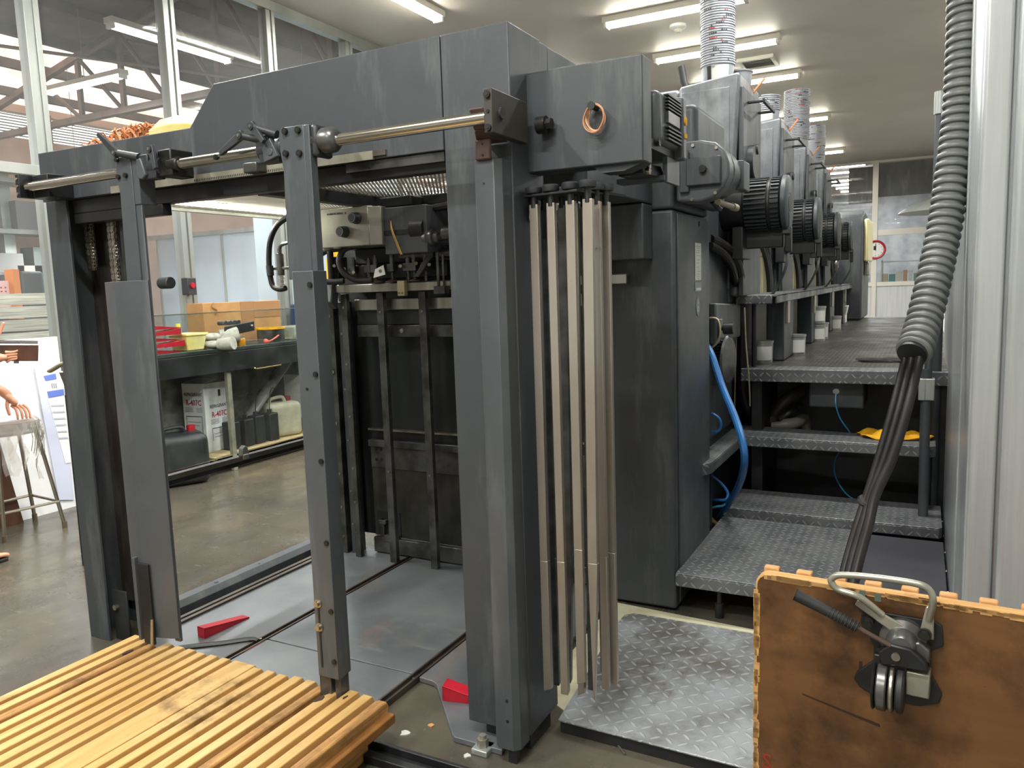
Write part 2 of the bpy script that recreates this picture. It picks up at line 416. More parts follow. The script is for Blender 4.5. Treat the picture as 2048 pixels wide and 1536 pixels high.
def lampfix(nm, c, along, L, label, group=None, tubes=2, hang=0., watts=None, mt='tube', ceilz=CEIL):
    x, y, z = c
    t = thing('fluorescent_lamp', label, 'lamp', (x, y, z), group)
    dx, dy = (L/2, .075) if along == 'x' else (.075, L/2)
    B(x-dx, x+dx, y-dy, y+dy, z-.07, z).build('lamp_housing', 'enamel', t, bevel=.006)
    for k in (-1, 1):
        if along == 'x': a, b = (x-L/2+.05, y+k*.038, z-.1), (x+L/2-.05, y+k*.038, z-.1)
        else: a, b = (x+k*.038, y-L/2+.05, z-.1), (x+k*.038, y+L/2-.05, z-.1)
        MB().cyl(a, b, .014, n=10).build('tube', mt, t)
    for s in (-1, 1):
        e = MB()
        if along == 'x': e.box(x+s*(L/2-.05), x+s*(L/2-.015), y-.06, y+.06, z-.125, z-.07)
        else: e.box(x-.06, x+.06, y+s*(L/2-.05), y+s*(L/2-.015), z-.125, z-.07)
        e.build('tube_holder', 'white', t, bevel=.003)
    if hang: MB().cyl((x, y, z), (x, y, z+hang), .006, n=6).build('hanger', 'alud', t)
    ld = bpy.data.lights.new('lamp_light', 'AREA'); ld.shape = 'RECTANGLE'
    ld.size = L if along == 'x' else .12; ld.size_y = .12 if along == 'x' else L
    ld.energy = watts or LAMP_W; ld.color = (1, .985, .95) if mt == 'tube' else (.94, .97, 1)
    lo = bpy.data.objects.new('lamp_light', ld); COL.objects.link(lo); lo.location = (0, 0, -.13); lo.parent = t
    return t
G1 = 'fluorescent lamps across the press room ceiling'
lampfix('A', (-2.55, 9.03, CEIL), 'x', 1.65, 'first fluorescent lamp across the ceiling above the press', G1)
lampfix('B', (-2.5, 10.8, CEIL), 'x', 1.65, 'second fluorescent lamp on the ceiling, crossed by the tall tub stack', G1)
lampfix('C', (-2.5, 12.75, CEIL), 'x', 1.65, 'third fluorescent lamp on the ceiling, beside the vent', G1)
lampfix('D', (-2.45, 16.38, CEIL), 'x', 1.65, 'fluorescent lamp on the ceiling behind the second and third tub stacks', G1)
lampfix('E', (-2.55, 20.9, CEIL), 'x', 1.65, 'farthest fluorescent lamp on the press room ceiling', G1)
lampfix('F', (-4.85, 6.95, CEIL), 'y', 1.7, 'fluorescent lamp by the window wall above the gantry, end of twin tubes in view', G1)
# mostly lamps of the same rows that hang over and behind the photographer
for i, (x, y, a) in enumerate(((-2.6, 5.2, 'x'), (-4.6, 2.6, 'y'), (-3.2, -.8, 'y'), (-.6, .2, 'x'), (.8, 4.2, 'y'), (-.4, 4.6, 'x'), (-4.9, 11.5, 'y'), (-4.9, 17, 'y'), (1.2, 11, 'y'), (1.2, 18, 'y'), (-1.2, -3.0, 'x'))):  # the crosswise one over the steps is added to brighten the right side
    lampfix('o', (x, y, CEIL), a, 1.65, 'fluorescent lamp on the press room ceiling outside the photograph', G1+' out of view', watts=(LAMP_W*1.3 if y < 3 else LAMP_W))
t = thing('smoke_detector', 'small white round smoke detector on the ceiling between two lamps', 'smoke detector', (-2.7, 9.75, CEIL))
MB().lathe([(.1, 0), (.1, -.03), (.07, -.05)], (-2.7, 9.75, CEIL)).build('base', 'white', t)
MB().lathe([(.045, -.045), (.05, -.06), (.035, -.085), (.01, -.095)], (-2.7, 9.75, CEIL)).build('sensor', 'enamel', t)
t = thing('ceiling_vent', 'square cream ceiling vent behind the tall stack of tubs', 'vent', (-2.0, 11.9, CEIL))
MB().box(-2.4, -1.9, 11.65, 11.7, CEIL-.05, CEIL).box(-2.4, -1.9, 12.15, 12.2, CEIL-.05, CEIL).box(-2.4, -2.35, 11.7, 12.15, CEIL-.05, CEIL).box(-1.95, -1.9, 11.7, 12.15, CEIL-.05, CEIL).build('vent_frame', 'enamel', t, bevel=.005)
g = MB()
for k in range(9): g.box(-2.35, -1.95, 11.72+k*.05, 11.735+k*.05, CEIL-.03, CEIL-.005)
g.build('grille', 'alud', t)
# back room lamps and things seen through the far glazing
for k, (x, y) in enumerate(((-2.5, 26.0), (-2.3, 27.5), (-2.2, 29.8), (-2.1, 31.0), (-2.05, 32.2), (-2.0, 33.6), (1, 30))):
    lampfix('b', (x, y, 4.9), 'x', 1.9, 'fluorescent lamp in the room behind the far glass wall', 'lamps in the room behind the far glass', mt='tubeh', watts=22)
t = thing('wall_clock', 'round wall clock with red rim on the far white post', 'clock', (-1.16, FY-.06, 2.24))
cx, cz = -1.16, 2.24
MB().lathe([(.2, 0), (.255, 0), (.26, .03), (.24, .06), (.2, .05)], (cx, FY-.06, cz), (0, -1, 0), 32).build('clock_rim', 'red', t)
MB().lathe([(.2, 0), (.2, .03)], (cx, FY-.06, cz), (0, -1, 0), 32).build('clock_face', 'white', t)
h = MB().box(cx-.008, cx+.008, FY-.1, FY-.092, cz-.02, cz+.15).box(cx-.05, cx+.01, FY-.1, FY-.092, cz-.006, cz+.1)
for k in range(12):
    a = k*PI/6; h.cyl((cx+.165*math.sin(a), FY-.099, cz+.165*math.cos(a)), (cx+.165*math.sin(a), FY-.091, cz+.165*math.cos(a)), .01, n=6)
h.build('hands', 'ink', t)
t = thing('storage_shelf', 'shelf of folders and cartons behind the far glass wall', 'shelf', (-.1, 26.0, 0))
s = MB()
for z in (.75, 1.3, 1.95): s.box(-1.1, 1.1, 25.8, 26.3, z-.03, z)
for x in (-1.1, 0, 1.08): s.box(x, x+.04, 25.8, 26.3, 0, 2.0)
s.build('frame', 'alu', t)
cols = ['#c9b98e', '#2d8a86', '#d8d8d0', '#b98f5e', '#d9dde0', '#4d8f73', '#c8a48a', '#e2e2dc', '#a98b66', '#d6cfae']
x = -1.05
for k, c in enumerate(cols):
    wd = R.uniform(.1, .2); h = R.uniform(.25, .5)
    o = B(x, x+wd, 25.85, 26.15, 1.3, 1.3+h).build('folder', mat('folder_%d' % k, c, .6), None, bevel=.004,
        label='%s folder standing on the shelf behind the far glass wall' % ('pale tan', 'teal', 'off white', 'brown', 'light grey', 'green', 'pinkish', 'white', 'dark tan', 'cream')[k], cat='folder', group='folders behind the far glass')
    x += wd+.03
t = thing('white_cabinet', 'white cabinet with an orange edge strip beyond the walkway end', 'cabinet', (.55, 20.0, 0))
B(.05, 1.2, 19.6, 20.3, 0, 1.98).build('body', 'board', t, bevel=.01)
B(.03, .06, 19.58, 19.62, .2, 1.85).build('edge_strip', mat('orange_strip', '#e09a30', .5), t)
t = thing('dome_lamp_shade', 'wide pale dome-shaped shade hanging near the far glass wall', 'lamp shade', (.3, 22.0, 3.1))
MB().lathe([(1.15, 0), (1.1, .05), (.85, .2), (.5, .33), (.12, .38)], (.55, 22.0, 3.02), n=40).build('shade', 'alu', t)
MB().cyl((.55, 22, 3.38), (.55, 22, CEIL), .02).build('hanger', 'alud', t)

# ================================================================== THE HALL BEHIND THE WINDOW WALL
HX = -15.5
hall = struct(B(HX-.2, HX, -6, 36, 0, 4.72), 'wall_hall_left', 'pink')
struct(B(HX-.2, HX, -6, 36, 5.2, 5.35), 'wall_hall_left_top', 'pink')
lv = MB()
for k in range(9): lv.hexa([(HX-.12, -6, 4.73+k*.053), (HX-.02, -6, 4.70+k*.053), (HX-.02, 36, 4.70+k*.053), (HX-.12, 36, 4.73+k*.053), (HX-.12, -6, 4.75+k*.053), (HX-.02, -6, 4.72+k*.053), (HX-.02, 36, 4.72+k*.053), (HX-.12, 36, 4.75+k*.053)])
for y in range(-5, 36, 3): lv.box(HX-.13, HX+.02, y, y+.12, 4.7, 5.25)
struct(lv, 'trim_5', 'alud')
def rz(x): return 5.30+.207*(x+15.2)
sheet = mat('roof_sheet', '#6f6763', .6, .1, '#544d49', 1.2)
def roofstrip(x0, x1): return MB().hexa([(x0, -6, rz(x0)+.12), (x1, -6, rz(x1)+.12), (x1, 36, rz(x1)+.12), (x0, 36, rz(x0)+.12), (x0, -6, rz(x0)+.15), (x1, -6, rz(x1)+.15), (x1, 36, rz(x1)+.15), (x0, 36, rz(x0)+.15)])
struct(roofstrip(-12.9, -6.0), 'roof_right', sheet)
struct(B(-6.3, -6.1, -6, 36, CEIL+.16, 7.4), 'wall_over_window', 'pink')
struct(B(-16, -6.1, 35.9, 36.1, 0, 7.5), 'wall_hall_back', 'pink')
tl = NT('translucent_roof_sheet'); tl.t.nodes.remove(tl.b)
a_ = tl.n('ShaderNodeBsdfTranslucent'); a_.inputs[0].default_value = lin('#e6d2c6'); b_ = tl.n('ShaderNodeBsdfTransparent'); b_.inputs[0].default_value = (.9, .8, .74, 1)
mx_ = tl.n('ShaderNodeMixShader'); tl.l(tl.ramp(tl.noise(.8, 3), .4, .62), mx_.inputs[0]); tl.l(b_.outputs[0], mx_.inputs[2]); tl.l(a_.outputs[0], mx_.inputs[1]); tl.l(mx_.outputs[0], tl.out.inputs[0])
struct(roofstrip(-15.8, -12.9), 'roof_left', tl.m)
pm = mat('purlin_steel', '#5f5651', .6, .2, '#4b4440', 2)
for k in range(9):
    x = -14.9+k*1.02
    struct(B(x-.05, x+.05, -6, 36, rz(x)-.03, rz(x)+.12), 'trim_%d' % (10+k), pm)
tm = mat('truss_steel', '#7b6c62', .6, .2, '#685a51', 3)
for j, ty in enumerate((-1.0, 4.2, 9.0, 13.8, 18.6, 23.4, 28.2, 33.0)):
    t = thing('roof_truss', 'steel roof truss of the hall, %s' % ('nearest the camera side', 'second from the camera side', 'third one, crossing behind the yellow tray', 'fourth, behind the first skylight lamps', 'fifth from the camera side', 'sixth from the camera side', 'seventh from the camera side', 'farthest from the camera')[j], 'roof truss', (-10.7, ty, 4.68), 'roof trusses of the hall')
    B(-15.45, -6.3, ty-.06, ty+.06, 4.62, 4.72).build('bottom_chord', tm, t)
    MB().hexa([(-15.45, ty-.05, rz(-15.45)-.14), (-6.3, ty-.05, rz(-6.3)-.14), (-6.3, ty+.05, rz(-6.3)-.14), (-15.45, ty+.05, rz(-15.45)-.14), (-15.45, ty-.05, rz(-15.45)-.03), (-6.3, ty-.05, rz(-6.3)-.03), (-6.3, ty+.05, rz(-6.3)-.03), (-15.45, ty+.05, rz(-15.45)-.03)]).build('top_chord', tm, t)
    wv = MB(); x = -14.0
    while x < -6.6:
        wv.box(x-.045, x+.045, ty-.03, ty+.03, 4.7, rz(x)-.06)
        wv.cyl((x-.0, ty, rz(x)-.08), (x+1.05, ty, 4.7), .035, n=6); x += 1.1
    wv.build('web', tm, t)
br = 0
for (xa, xb, ty) in ((-14, -9, 4.2), (-12, -7, 9.0), (-14, -9, 13.8)):
    MB().cyl((xa, ty, rz(xa)-.1), (xb, ty+4.8, 4.75), .025, n=6).build('wind_brace', tm, None, label='thin diagonal brace rod under the hall roof, number %s bay' % ('first', 'second', 'third')[br], cat='brace', group='thin brace rods under the hall roof'); br += 1
lampfix('h', (-8.35, 7.15, 4.78), 'y', 1.8, 'bright hall lamp seen through the top of two windows', 'hall lamps', hang=1.6, mt='tubeh', watts=40)
lampfix('h', (-11.2, 7.9, 4.86), 'x', 1.8, 'hall lamp set crosswise in front of the skylight', 'hall lamps', hang=1.0, mt='tubeh', watts=40)
lampfix('h', (-9.6, 10.9, 4.86), 'x', 1.8, 'hall lamp just above the yellow tray', 'hall lamps', hang=1.2, mt='tubeh', watts=40)
lampfix('h', (-9.5, 14.9, 3.6), 'y', 1.8, 'hall lamp seen under the gantry beam above the bluish partition', 'hall lamps', hang=2.6, mt='tubeh', watts=40)
for p in ((-7.6, 1.2, 4.6), (-10.5, 2.6, 3.6), (-13.2, 5.6, 3.2), (-13.2, 9, 2.75), (-9.5, 20, 4.6), (-9, 27, 4.6)):  # the frontmost one is unseen, added to brighten the paper stack
    lampfix('h', p, 'x', 2.0, 'hall lamp hanging low, left of the gantry' if p[1] < 10 else 'hall lamp far back in the hall', 'low hall lamps' if p[1] < 10 else 'far hall lamps', hang=rz(p[0])-p[2], mt='tubeh', watts=40)
# bluish panelled partition across the hall
pt = thing('partition', 'bluish white panelled partition with aluminium posts in the hall', 'partition', (-10.5, 12.0, 0))
bp = mat('bluish_panel', '#b9c6cf', .35, 0, '#a8b6c0', .7, stretch=(1, 1, .3))
for x in range(-15, -6):
    B(x-.02, x+.93, 12.0, 12.05, .1, 2.86).build('panel', bp, pt)
    B(x-.07, x-.02, 11.97, 12.08, 0, 2.95).build('partition_post', 'alu', pt)
B(-15.4, -6.3, 11.96, 12.08, 2.86, 2.95).build('top_rail', 'alu', pt)
struct(B(-9, -6.4, 8.9, 9.0, 0, 3.4), 'wall_hall_office', mat('pale_blue_wall', '#c6d4da', .5, 0, '#b8c7ce', 1))
# hall equipment, low detail as far as the photo shows it
def simple(name, b, m, label, cat, **k): return b.build(name, m, None, label=label, cat=cat, **k)
ps = thing('paper_stack', 'tall stack of grey white paper sheets behind the left window', 'paper stack', (-7.6, 3.6, 0))
for k in range(13):
    z0 = .15+k*.116; o = R.uniform(-.02, .02)
    b = MB().box(-8.2+o, -7.15+o, 2.4+o, 4.46+o, z0, z0+.1)
    b.build('ream_layer', mat('paper_ream_%d' % k, ('#dddbd0', '#d3d1c6', '#e4e2d8')[k % 3], .8, 0, '#a9a799', 3, stretch=(1, 1, 40)), ps)
B(-8.25, -7.1, 2.35, 4.5, .0, .15).build('pallet', 'woodend', ps)
t = thing('packing_machine', 'dark machine with orange parts behind the paper stack', 'machine', (-9.2, 5.3, 0))
B(-9.1, -8.6, 5.10, 5.36, 0, 1.9).build('body', mat('dark_blue_machine', '#3d4248', .5), t, bevel=.03)

B(-8.75, -8.6, 5.02, 5.09, 1.2, 1.92).build('side_panel', mat('orange_panel', '#e08335', .5), t)
t = thing('wall_calendar', 'pink and white dotted calendar sheet behind the paper stack', 'calendar', (-8.67, 4.85, 1.45))
B(-8.68, -8.66, 4.70, 5.0, 1.45, 1.80).build('sheet', mat('calendar_pink', '#f0c8cc', .6), t)
g = MB()
for i in range(6):
    for j in range(4): g.box(-8.66, -8.656, 4.74+i*.043, 4.755+i*.043, 1.60+j*.04, 1.615+j*.04)
g.build('dates', 'inkred', t)
t = thing('hall_shelving', 'grey steel shelving and ducts against the pink hall wall', 'shelving', (-14.5, 8, 0))
s = MB()
for y in (4.0, 6.2, 8.5, 10.8): s.box(-14.9, -14.7, y, y+.2, 0, 3.9)
for z in (1.0, 1.9, 2.8, 3.7): s.box(-15.0, -14.4, 4, 11, z, z+.08)
s.build('frame', 'alud', t)
for k in range(26):
    y = R.uniform(4.2, 10.6); z = R.choice((1.08, 1.98, 2.88)); w_ = R.uniform(.2, .6); h = R.uniform(.2, .6)
    B(-14.9, -14.5, y, y+w_, z, z+h).build('stored_item', mat('stored_%d' % k, R.choice(('#5a5a5c', '#8b7768', '#b7a89a', '#3d4440', '#6c6a66')), .7), t)
# ================================================================== THE FEEDER GANTRY
G = thing('feeder_gantry', 'dark grey steel portal frame of the sheet feeder standing over the pile plate', 'machine frame', (-2.25, 2.26, 0))
MB().prism([(-3.421, 1.987), (-1.349, 1.987), (-1.349, 2.333), (-2.334, 2.33), (-2.474, 2.19), (-3.421, 2.195)], 'y', 2.16, 2.45).build('beam_cover', 'grey', G, bevel=.003)
MB().box(-1.346, -1.115, 2.384, 2.45, 1.987, 2.333).build('corner_cover', 'grey', G, bevel=.003)
MB().box(-1.35, -1.117, 2.454, 2.70, 1.99, 2.333).build('rear_cover', 'grey', G, bevel=.003)
MB().box(-3.26, -1.345, 2.19, 2.24, 1.928, 1.986).box(-3.26, -2.7, 2.19, 2.235, 1.885, 1.928).build('beam_underside', 'black', G, bevel=.003)
# posts
rp = MB().box(-1.346, -1.108, 2.16, 2.381, .075, 2.333).build('right_post', 'grey', G, bevel=.004)
MB().box(-1.30, -1.13, 2.2, 2.36, .0, .075).build('post_foot', 'black', G)
C = [(-3.40, 2.16), (-3.262, 2.16), (-3.262, 2.172), (-3.385, 2.172), (-3.385, 2.36), (-3.15, 2.36), (-3.15, 2.375), (-3.40, 2.375)]
MB().prism(C, 'z', 0.0, 1.986).build('left_post', 'grey', G, bevel=.002)
B(-3.384, -3.16, 2.33, 2.358, .12, 1.93).build('post_web_liner', 'warm', G)
# foot bracket in left post
B(-3.26, -3.16, 2.19, 2.2, .0, .24).build('foot_bracket', 'black', G, bevel=.004)
MB().cyl((-3.23, 2.19, .16), (-3.23, 2.175, .16), .014, n=6).build('foot_bolt', 'steel', G)
# front guide rail on right post
MB().prism([(-1.185, 2.08), (-1.13, 2.08), (-1.112, 2.10), (-1.112, 2.16), (-1.20, 2.16), (-1.20, 2.09)], 'z', .06, 1.93).build('guide_rail', 'grey2', G, bevel=.002)
hb = MB()
for z in (.16, .23): hb.cyl((-1.15, 2.081, z), (-1.15, 2.078, z), .005, n=8)
hb.cyl((-1.165, 2.081, 1.86), (-1.165, 2.078, 1.86), .003, n=8)
hb.build('rail_hole', 'black', G)
B(-1.165, -1.135, 2.105, 2.13, 0, .065).build('rail_tail', 'black', G)
# rusty cast bracket
rb = MB().prism([(2.045, 2.075), (1.99, 2.085), (1.985, 2.11), (2.045, 2.16)], 'x', -1.165, -1.115) if False else MB()
rb.hexa([(-1.168, 2.035, 2.005), (-1.115, 2.035, 2.005), (-1.115, 2.12, 2.005), (-1.168, 2.12, 2.005), (-1.163, 2.0, 2.06), (-1.115, 2.0, 2.06), (-1.115, 2.10, 2.06), (-1.163, 2.10, 2.06)])
rb.hexa([(-1.185, 2.075, 1.985), (-1.13, 2.075, 1.985), (-1.115, 2.16, 1.985), (-1.2, 2.16, 1.985), (-1.168, 2.034, 2.006), (-1.115, 2.034, 2.006), (-1.115, 2.12, 2.006), (-1.168, 2.12, 2.006)])
rb.box(-1.186, -1.133, 2.07, 2.082, 1.925, 1.986)
rb.build('cast_bracket', 'rust', G, bevel=.006)
pr = MB()
for z in (1.94, 1.972): pr.cyl((-1.16, 2.071, z), (-1.16, 2.067, z), .003, n=8)
pr.build('pin_hole', 'black', G)
rbk = B(-1.112, -1.084, 2.0, 2.225, 1.985, 2.108).build('right_shaft_block', 'warm', G, bevel=.003)
bb = MB()
for z in (2.09, 2.0):
    bb.cyl((-1.098, 2.0, z), (-1.098, 1.993, z), .010, n=14)
bb.cyl((-1.098, 2.0, 2.045), (-1.098, 1.997, 2.045), .005, n=10)
bb.build('block_screw', 'bolt', rbk)
s_ = MB()
for z in (2.09, 2.0): s_.cyl((-1.098, 1.9925, z), (-1.098, 1.9915, z), .005, n=6)
s_.build('socket', 'black', rbk)
MB().cyl((-1.084, 2.05, 2.045), (-1.076, 2.05, 2.045), .017).build('shaft_end', 'dsteel', rbk)
hx = MB().cyl((-1.06, 2.245, 2.04), (-1.03, 2.245, 2.04), .026, n=18).cyl((-1.03, 2.245, 2.04), (-1.012, 2.245, 2.04), .018, n=6)
hx.build('hex_bolt', 'bolt', G)
# shaft and left block
MB().cyl((-3.285, 2.02, 2.028), (-1.112, 2.02, 2.033), .0185, n=28).build('cross_shaft', 'shaft', G)
MB().cyl((-3.292, 2.02, 2.028), (-3.284, 2.02, 2.028), .011, .0185, n=20).build('shaft_tip', 'shaft', G)
lb = B(-3.33, -3.305, 1.995, 2.22, 1.985, 2.08).build('left_shaft_block', 'black', G, bevel=.002)
B(-3.305, -3.2, 2.05, 2.158, 1.985, 2.078).build('left_block_body', 'black', G, bevel=.003)
q = MB()
for z in (2.06, 2.03, 2.0): q.cyl((-3.317, 1.995, z), (-3.317, 1.990, z), .006, n=10)
q.build('block_screw', 'steel', lb)
MB().cyl((-2.174, 2.004, 2.03), (-2.174, 1.996, 2.03), .010, n=14).cyl((-2.174, 1.997, 2.03), (-2.174, 1.994, 2.03), .006, n=6).build('set_screw', 'bolt', G)
# scale strip under shaft
B(-2.95, -1.62, 2.150, 2.159, 1.985, 2.013).build('scale_strip', mat('engraved_scale', '#a7a494', .4, .4, '#8a8778', 8), G)
tk = MB(); x = -2.46
while x < -1.95: tk.box(x, x+.0018, 2.148, 2.1502, 1.988, 1.996); x += .009
tk.build('scale_ticks', 'ink', G)
B(-2.155, -2.09, 2.10, 2.152, 1.985, 2.02).build('scale_pointer', 'dsteel', G, bevel=.004)
B(-1.64, -1.57, 2.152, 2.160, 1.995, 2.012).build('scale_end', 'steel', G)
B(-1.75, -1.355, 2.17, 2.20, 1.955, 1.984).build('small_rail', 'dsteel', G)
# hanging arm plates ------------------------------------------------
def screw(b, x, y, z, r=.009): MB().cyl((x, y, z), (x, y-.009, z), r, n=14).build('socket_screw', 'bolt', b)
def arm(x0, x1, z0, ztop, y=2.0, name='side_gauge_arm'):
    a = MB()
    a.prism([(x0, z0), (x1, z0), (x1, ztop-.0), (x0+.01, ztop), (x0-.004, ztop-.03), (x0-.004, ztop-.06), (x0+.008, ztop-.13)], 'y', y-.012, y+.004)
    return a.build(name, 'grey2', G, bevel=.002)
A1 = arm(-2.683, -2.600, 1.55, 2.078, name='left_side_gauge')
MB().prism([(-2.600, 1.9), (-2.568, 1.9), (-2.568, .20), (-2.600, .20)], 'y', 1.993, 2.005).build('gauge_edge', 'grey2', A1, bevel=.002)
MB().box(-2.600, -2.566, 1.99, 2.06, 1.9, 2.07).build('gauge_clamp_plate', 'grey2', A1, bevel=.003)
for (x, z) in ((-2.672, 2.07), (-2.672, 2.008), (-2.63, 2.01)): screw(A1, x, 1.988, z)
# guard in front of left gauge
gp = [(-2.823, 2.03), (-2.81, 1.985), (-2.72, 1.955), (-2.68, 1.955), (-2.60, 1.975), (-2.568, 1.99), (-2.568, 1.998), (-2.575, 1.998), (-2.60, 1.985), (-2.68, 1.965), (-2.72, 1.965), (-2.80, 1.993), (-2.813, 2.035)]
lg = MB().prism(gp, 'z', .215, 1.622).build('left_gauge_guard', 'grey2', A1, bevel=.0015)
B(-2.72, -2.66, 1.945, 1.955, .19, .52).build('guard_slot_plate', 'black', lg, bevel=.002)
MB().cyl((-2.655, 1.93, .2), (-2.655, 1.94, .3), .006).build('guard_stud', 'steel', lg)
B(-2.745, -2.73, 1.94, 1.96, .2, .54).build('slot_edge', 'grey2', lg, bevel=.002)
MB().cyl((-2.545, 2.03, 1.61), (-2.49, 2.03, 1.61), .022, n=20).build('guard_knob', 'knob', lg, bevel=.003)
A2 = arm(-1.868, -1.765, 1.60, 2.088, name='middle_side_gauge')
MB().box(-1.765, -1.742, 1.988, 2.02, 1.60, 2.086).build('gauge_edge', 'grey2', A2, bevel=.002)
lo = MB().prism([(-1.85, 1.99), (-1.822, 1.955), (-1.735, 1.955), (-1.735, 1.985), (-1.742, 2.03), (-1.85, 2.03)], 'z', .235, 1.625).build('gauge_lower_bar', 'grey2', A2, bevel=.002)
MB().box(-1.83, -1.78, 1.965, 2.0, .155, .24).box(-1.77, -1.745, 1.975, 2.02, .15, .24).build('gauge_foot', 'dsteel', lo, bevel=.002)
B(-1.807, -1.80, 1.9525, 1.955, .27, .50).build('foot_slot', 'black', lo)
sc = MB()
for z in (.50, .415): sc.cyl((-1.803, 1.955, z), (-1.803, 1.94, z), .009, n=14).cyl((-1.803, 1.955, z), (-1.803, 1.951, z), .015, n=14)
sc.build('slot_screw', 'steel', lo)
dh = MB()
for z in (1.58, 1.29, 1.0, .72, .48, .3): dh.cyl((-1.748, 1.956, z), (-1.748, 1.949, z), .009, n=12)
dh.cyl((-1.79, 1.956, 1.24), (-1.79, 1.953, 1.24), .005, n=10)
dh.build('bar_screw', 'bolt', lo)
dh = MB()
for z in (1.58, 1.29, 1.0, .72, .48): dh.cyl((-1.748, 1.9495, z), (-1.748, 1.9485, z), .0045, n=6)
dh.build('screw_socket', 'black', lo)
for (x, z) in ((-1.84, 2.075), (-1.785, 2.072), (-1.842, 2.005), (-1.785, 2.0)): screw(A2, x, 1.988, z, .0105)
sc = MB()
for (x, z) in ((-1.84, 2.075), (-1.785, 2.072), (-1.842, 2.005), (-1.785, 2.0)): sc.cyl((x, 1.9795, z), (x, 1.9785, z), .0055, n=6)
sc.build('screw_socket', 'black', A2)
# clamps with levers
def clamp(x0, x1, nm):
    c = MB().cyl((x0, 2.02, 2.03), (x1, 2.02, 2.03), .036, n=24).box(x0, x0+(x1-x0)*.55, 1.985, 2.05, 2.02, 2.075).box(x0+.01, x1-.01, 1.988, 2.03, 1.985, 2.03)
    return c.build(nm, 'knob', G, bevel=.004)
c1 = clamp(-2.56, -2.46, 'clamp_block'); c2 = MB().box(-2.47, -2.40, 2.0, 2.1, 1.99, 2.085).cyl((-2.43, 2.02, 2.03), (-2.375, 2.02, 2.03), .026).build('clamp_block', 'bolt', G, bevel=.005)
c3 = clamp(-1.975, -1.868, 'clamp_block')
MB().prism([(-1.90, 2.06), (-1.868, 2.0), (-1.93, 1.985), (-1.935, 2.03)], 'y', 1.975, 1.99).cyl((-1.90, 1.976, 2.015), (-1.90, 1.972, 2.015), .012).build('clamp_plate', 'grey2', c3, bevel=.004)
MB().prism([(-2.555, 2.06), (-2.53, 2.06), (-2.51, 2.0), (-2.53, 1.985), (-2.555, 1.99)], 'y', 1.975, 1.99).build('clamp_plate', 'grey2', c1, bevel=.004)
MB().lathe([(.030, 0), (.032, .03), (.040, .035), (.040, .07), (.034, .08), (.030, .085), (.020, .09)], (-1.742, 2.02, 2.035), (1, 0, 0), 32).build('collar', 'dsteel', G)
B(-1.742, -1.715, 1.99, 2.07, 1.985, 2.085).build('collar_flange', 'knob', G, bevel=.01)
def lever(p_piv, p_tip, hub_to, nm='clamp_lever'):
    a = Vector(p_piv); b = Vector(p_tip); l = MB(); d = (b-a).normalized(); pn = Vector((-d.z, 0, d.x))
    q = []
    for yy in (-.006, .008):
        q += [a-d*.012-pn*.015+Vector((0, yy, 0)), a-d*.012+pn*.015+Vector((0, yy, 0)), b+pn*.008+Vector((0, yy, 0)), b-pn*.008+Vector((0, yy, 0))]
    l.hexa(q)
    o = l.build(nm, 'knob', G, ang=50, bevel=.002)
    MB().cyl(a-Vector((0, .012, 0)), a+Vector((0, .002, 0)), .012).cyl(a, Vector(hub_to), .012, .014).build('lever_hub', 'knob', o)
    MB().cyl(a-Vector((0, .014, 0)), a-Vector((0, .012, 0)), .006, n=6).build('lever_screw', 'steel', o)
lever((-2.645, 1.965, 2.09), (-2.722, 1.955, 2.165), (-2.555, 1.99, 2.068))
lever((-2.455, 1.965, 2.082), (-2.428, 1.955, 2.01), (-2.49, 2.0, 2.07))
lever((-2.015, 1.965, 2.078), (-2.105, 1.955, 2.028), (-1.95, 2.0, 2.062))
lever((-1.965, 1.97, 2.102), (-1.905, 1.955, 2.045), (-1.88, 1.99, 2.07))
# lifting chains inside the left post
def chain(x, y, z0, z1, nm):
    B(x-.011, x+.011, y+.009, y+.012, z0, z1).build('chain_guide', 'black', G)
    c = MB(); z = z1; k = 0
    while z > z0:
        for s in (-.007, .007):
            yy = s*(1.0 if k % 2 else .6)
            c.box(x-.009, x+.009, y+yy-.0012, y+yy+.0012, z-.016, z)
        c.cyl((x, y-.009, z-.004), (x, y+.009, z-.004), .0045, n=8); z -= .0145; k += 1
    return c.build(nm, 'steel', G)
for (x, y, z0) in ((-3.285, 2.26, 1.70), (-3.262, 2.26, 1.70), (-3.13, 2.26, 1.62), (-3.107, 2.26, 1.62)):
    chain(x, y, z0, 1.935, 'lifting_chain')
# slotted top sheets and lamp under them
gt = thing('slotted_cover_sheet', 'pale slotted sheets over the feeder pile, seen under the beam', 'cover sheet', (-2.6, 3.2, 2.05), None)
B(-3.34, -2.62, 2.75, 4.4, 2.046, 2.05).build('slotted_sheet', 'grill', gt)
B(-2.56, -1.35, 2.63, 4.25, 2.046, 2.05).build('slotted_sheet', 'grill', gt)
B(-3.64, -3.46, 2.63, 4.4, 2.046, 2.05).build('slotted_sheet', 'grill', gt)
MB().box(-3.67, -3.64, 2.6, 4.45, 2.03, 2.07).box(-3.67, -1.3, 4.4, 4.44, 2.0, 2.07).box(-3.46, -3.34, 2.63, 2.70, 2.02, 2.07).build('sheet_frame', 'alud', gt)
B(-2.62, -2.56, 2.63, 4.4, 1.99, 2.07).build('sheet_beam', 'black', gt)
B(-3.4, -1.35, 3.62, 3.7, 1.97, 2.04).build('sheet_beam', 'black', gt)
lt_ = thing('feeder_strip_light', 'long strip light shining along the left edge of the slotted sheets', 'lamp', (-3.4, 3.5, 2.05))
B(-3.45, -3.35, 2.72, 4.35, 2.06, 2.11).build('lamp_housing', 'enamel', lt_)
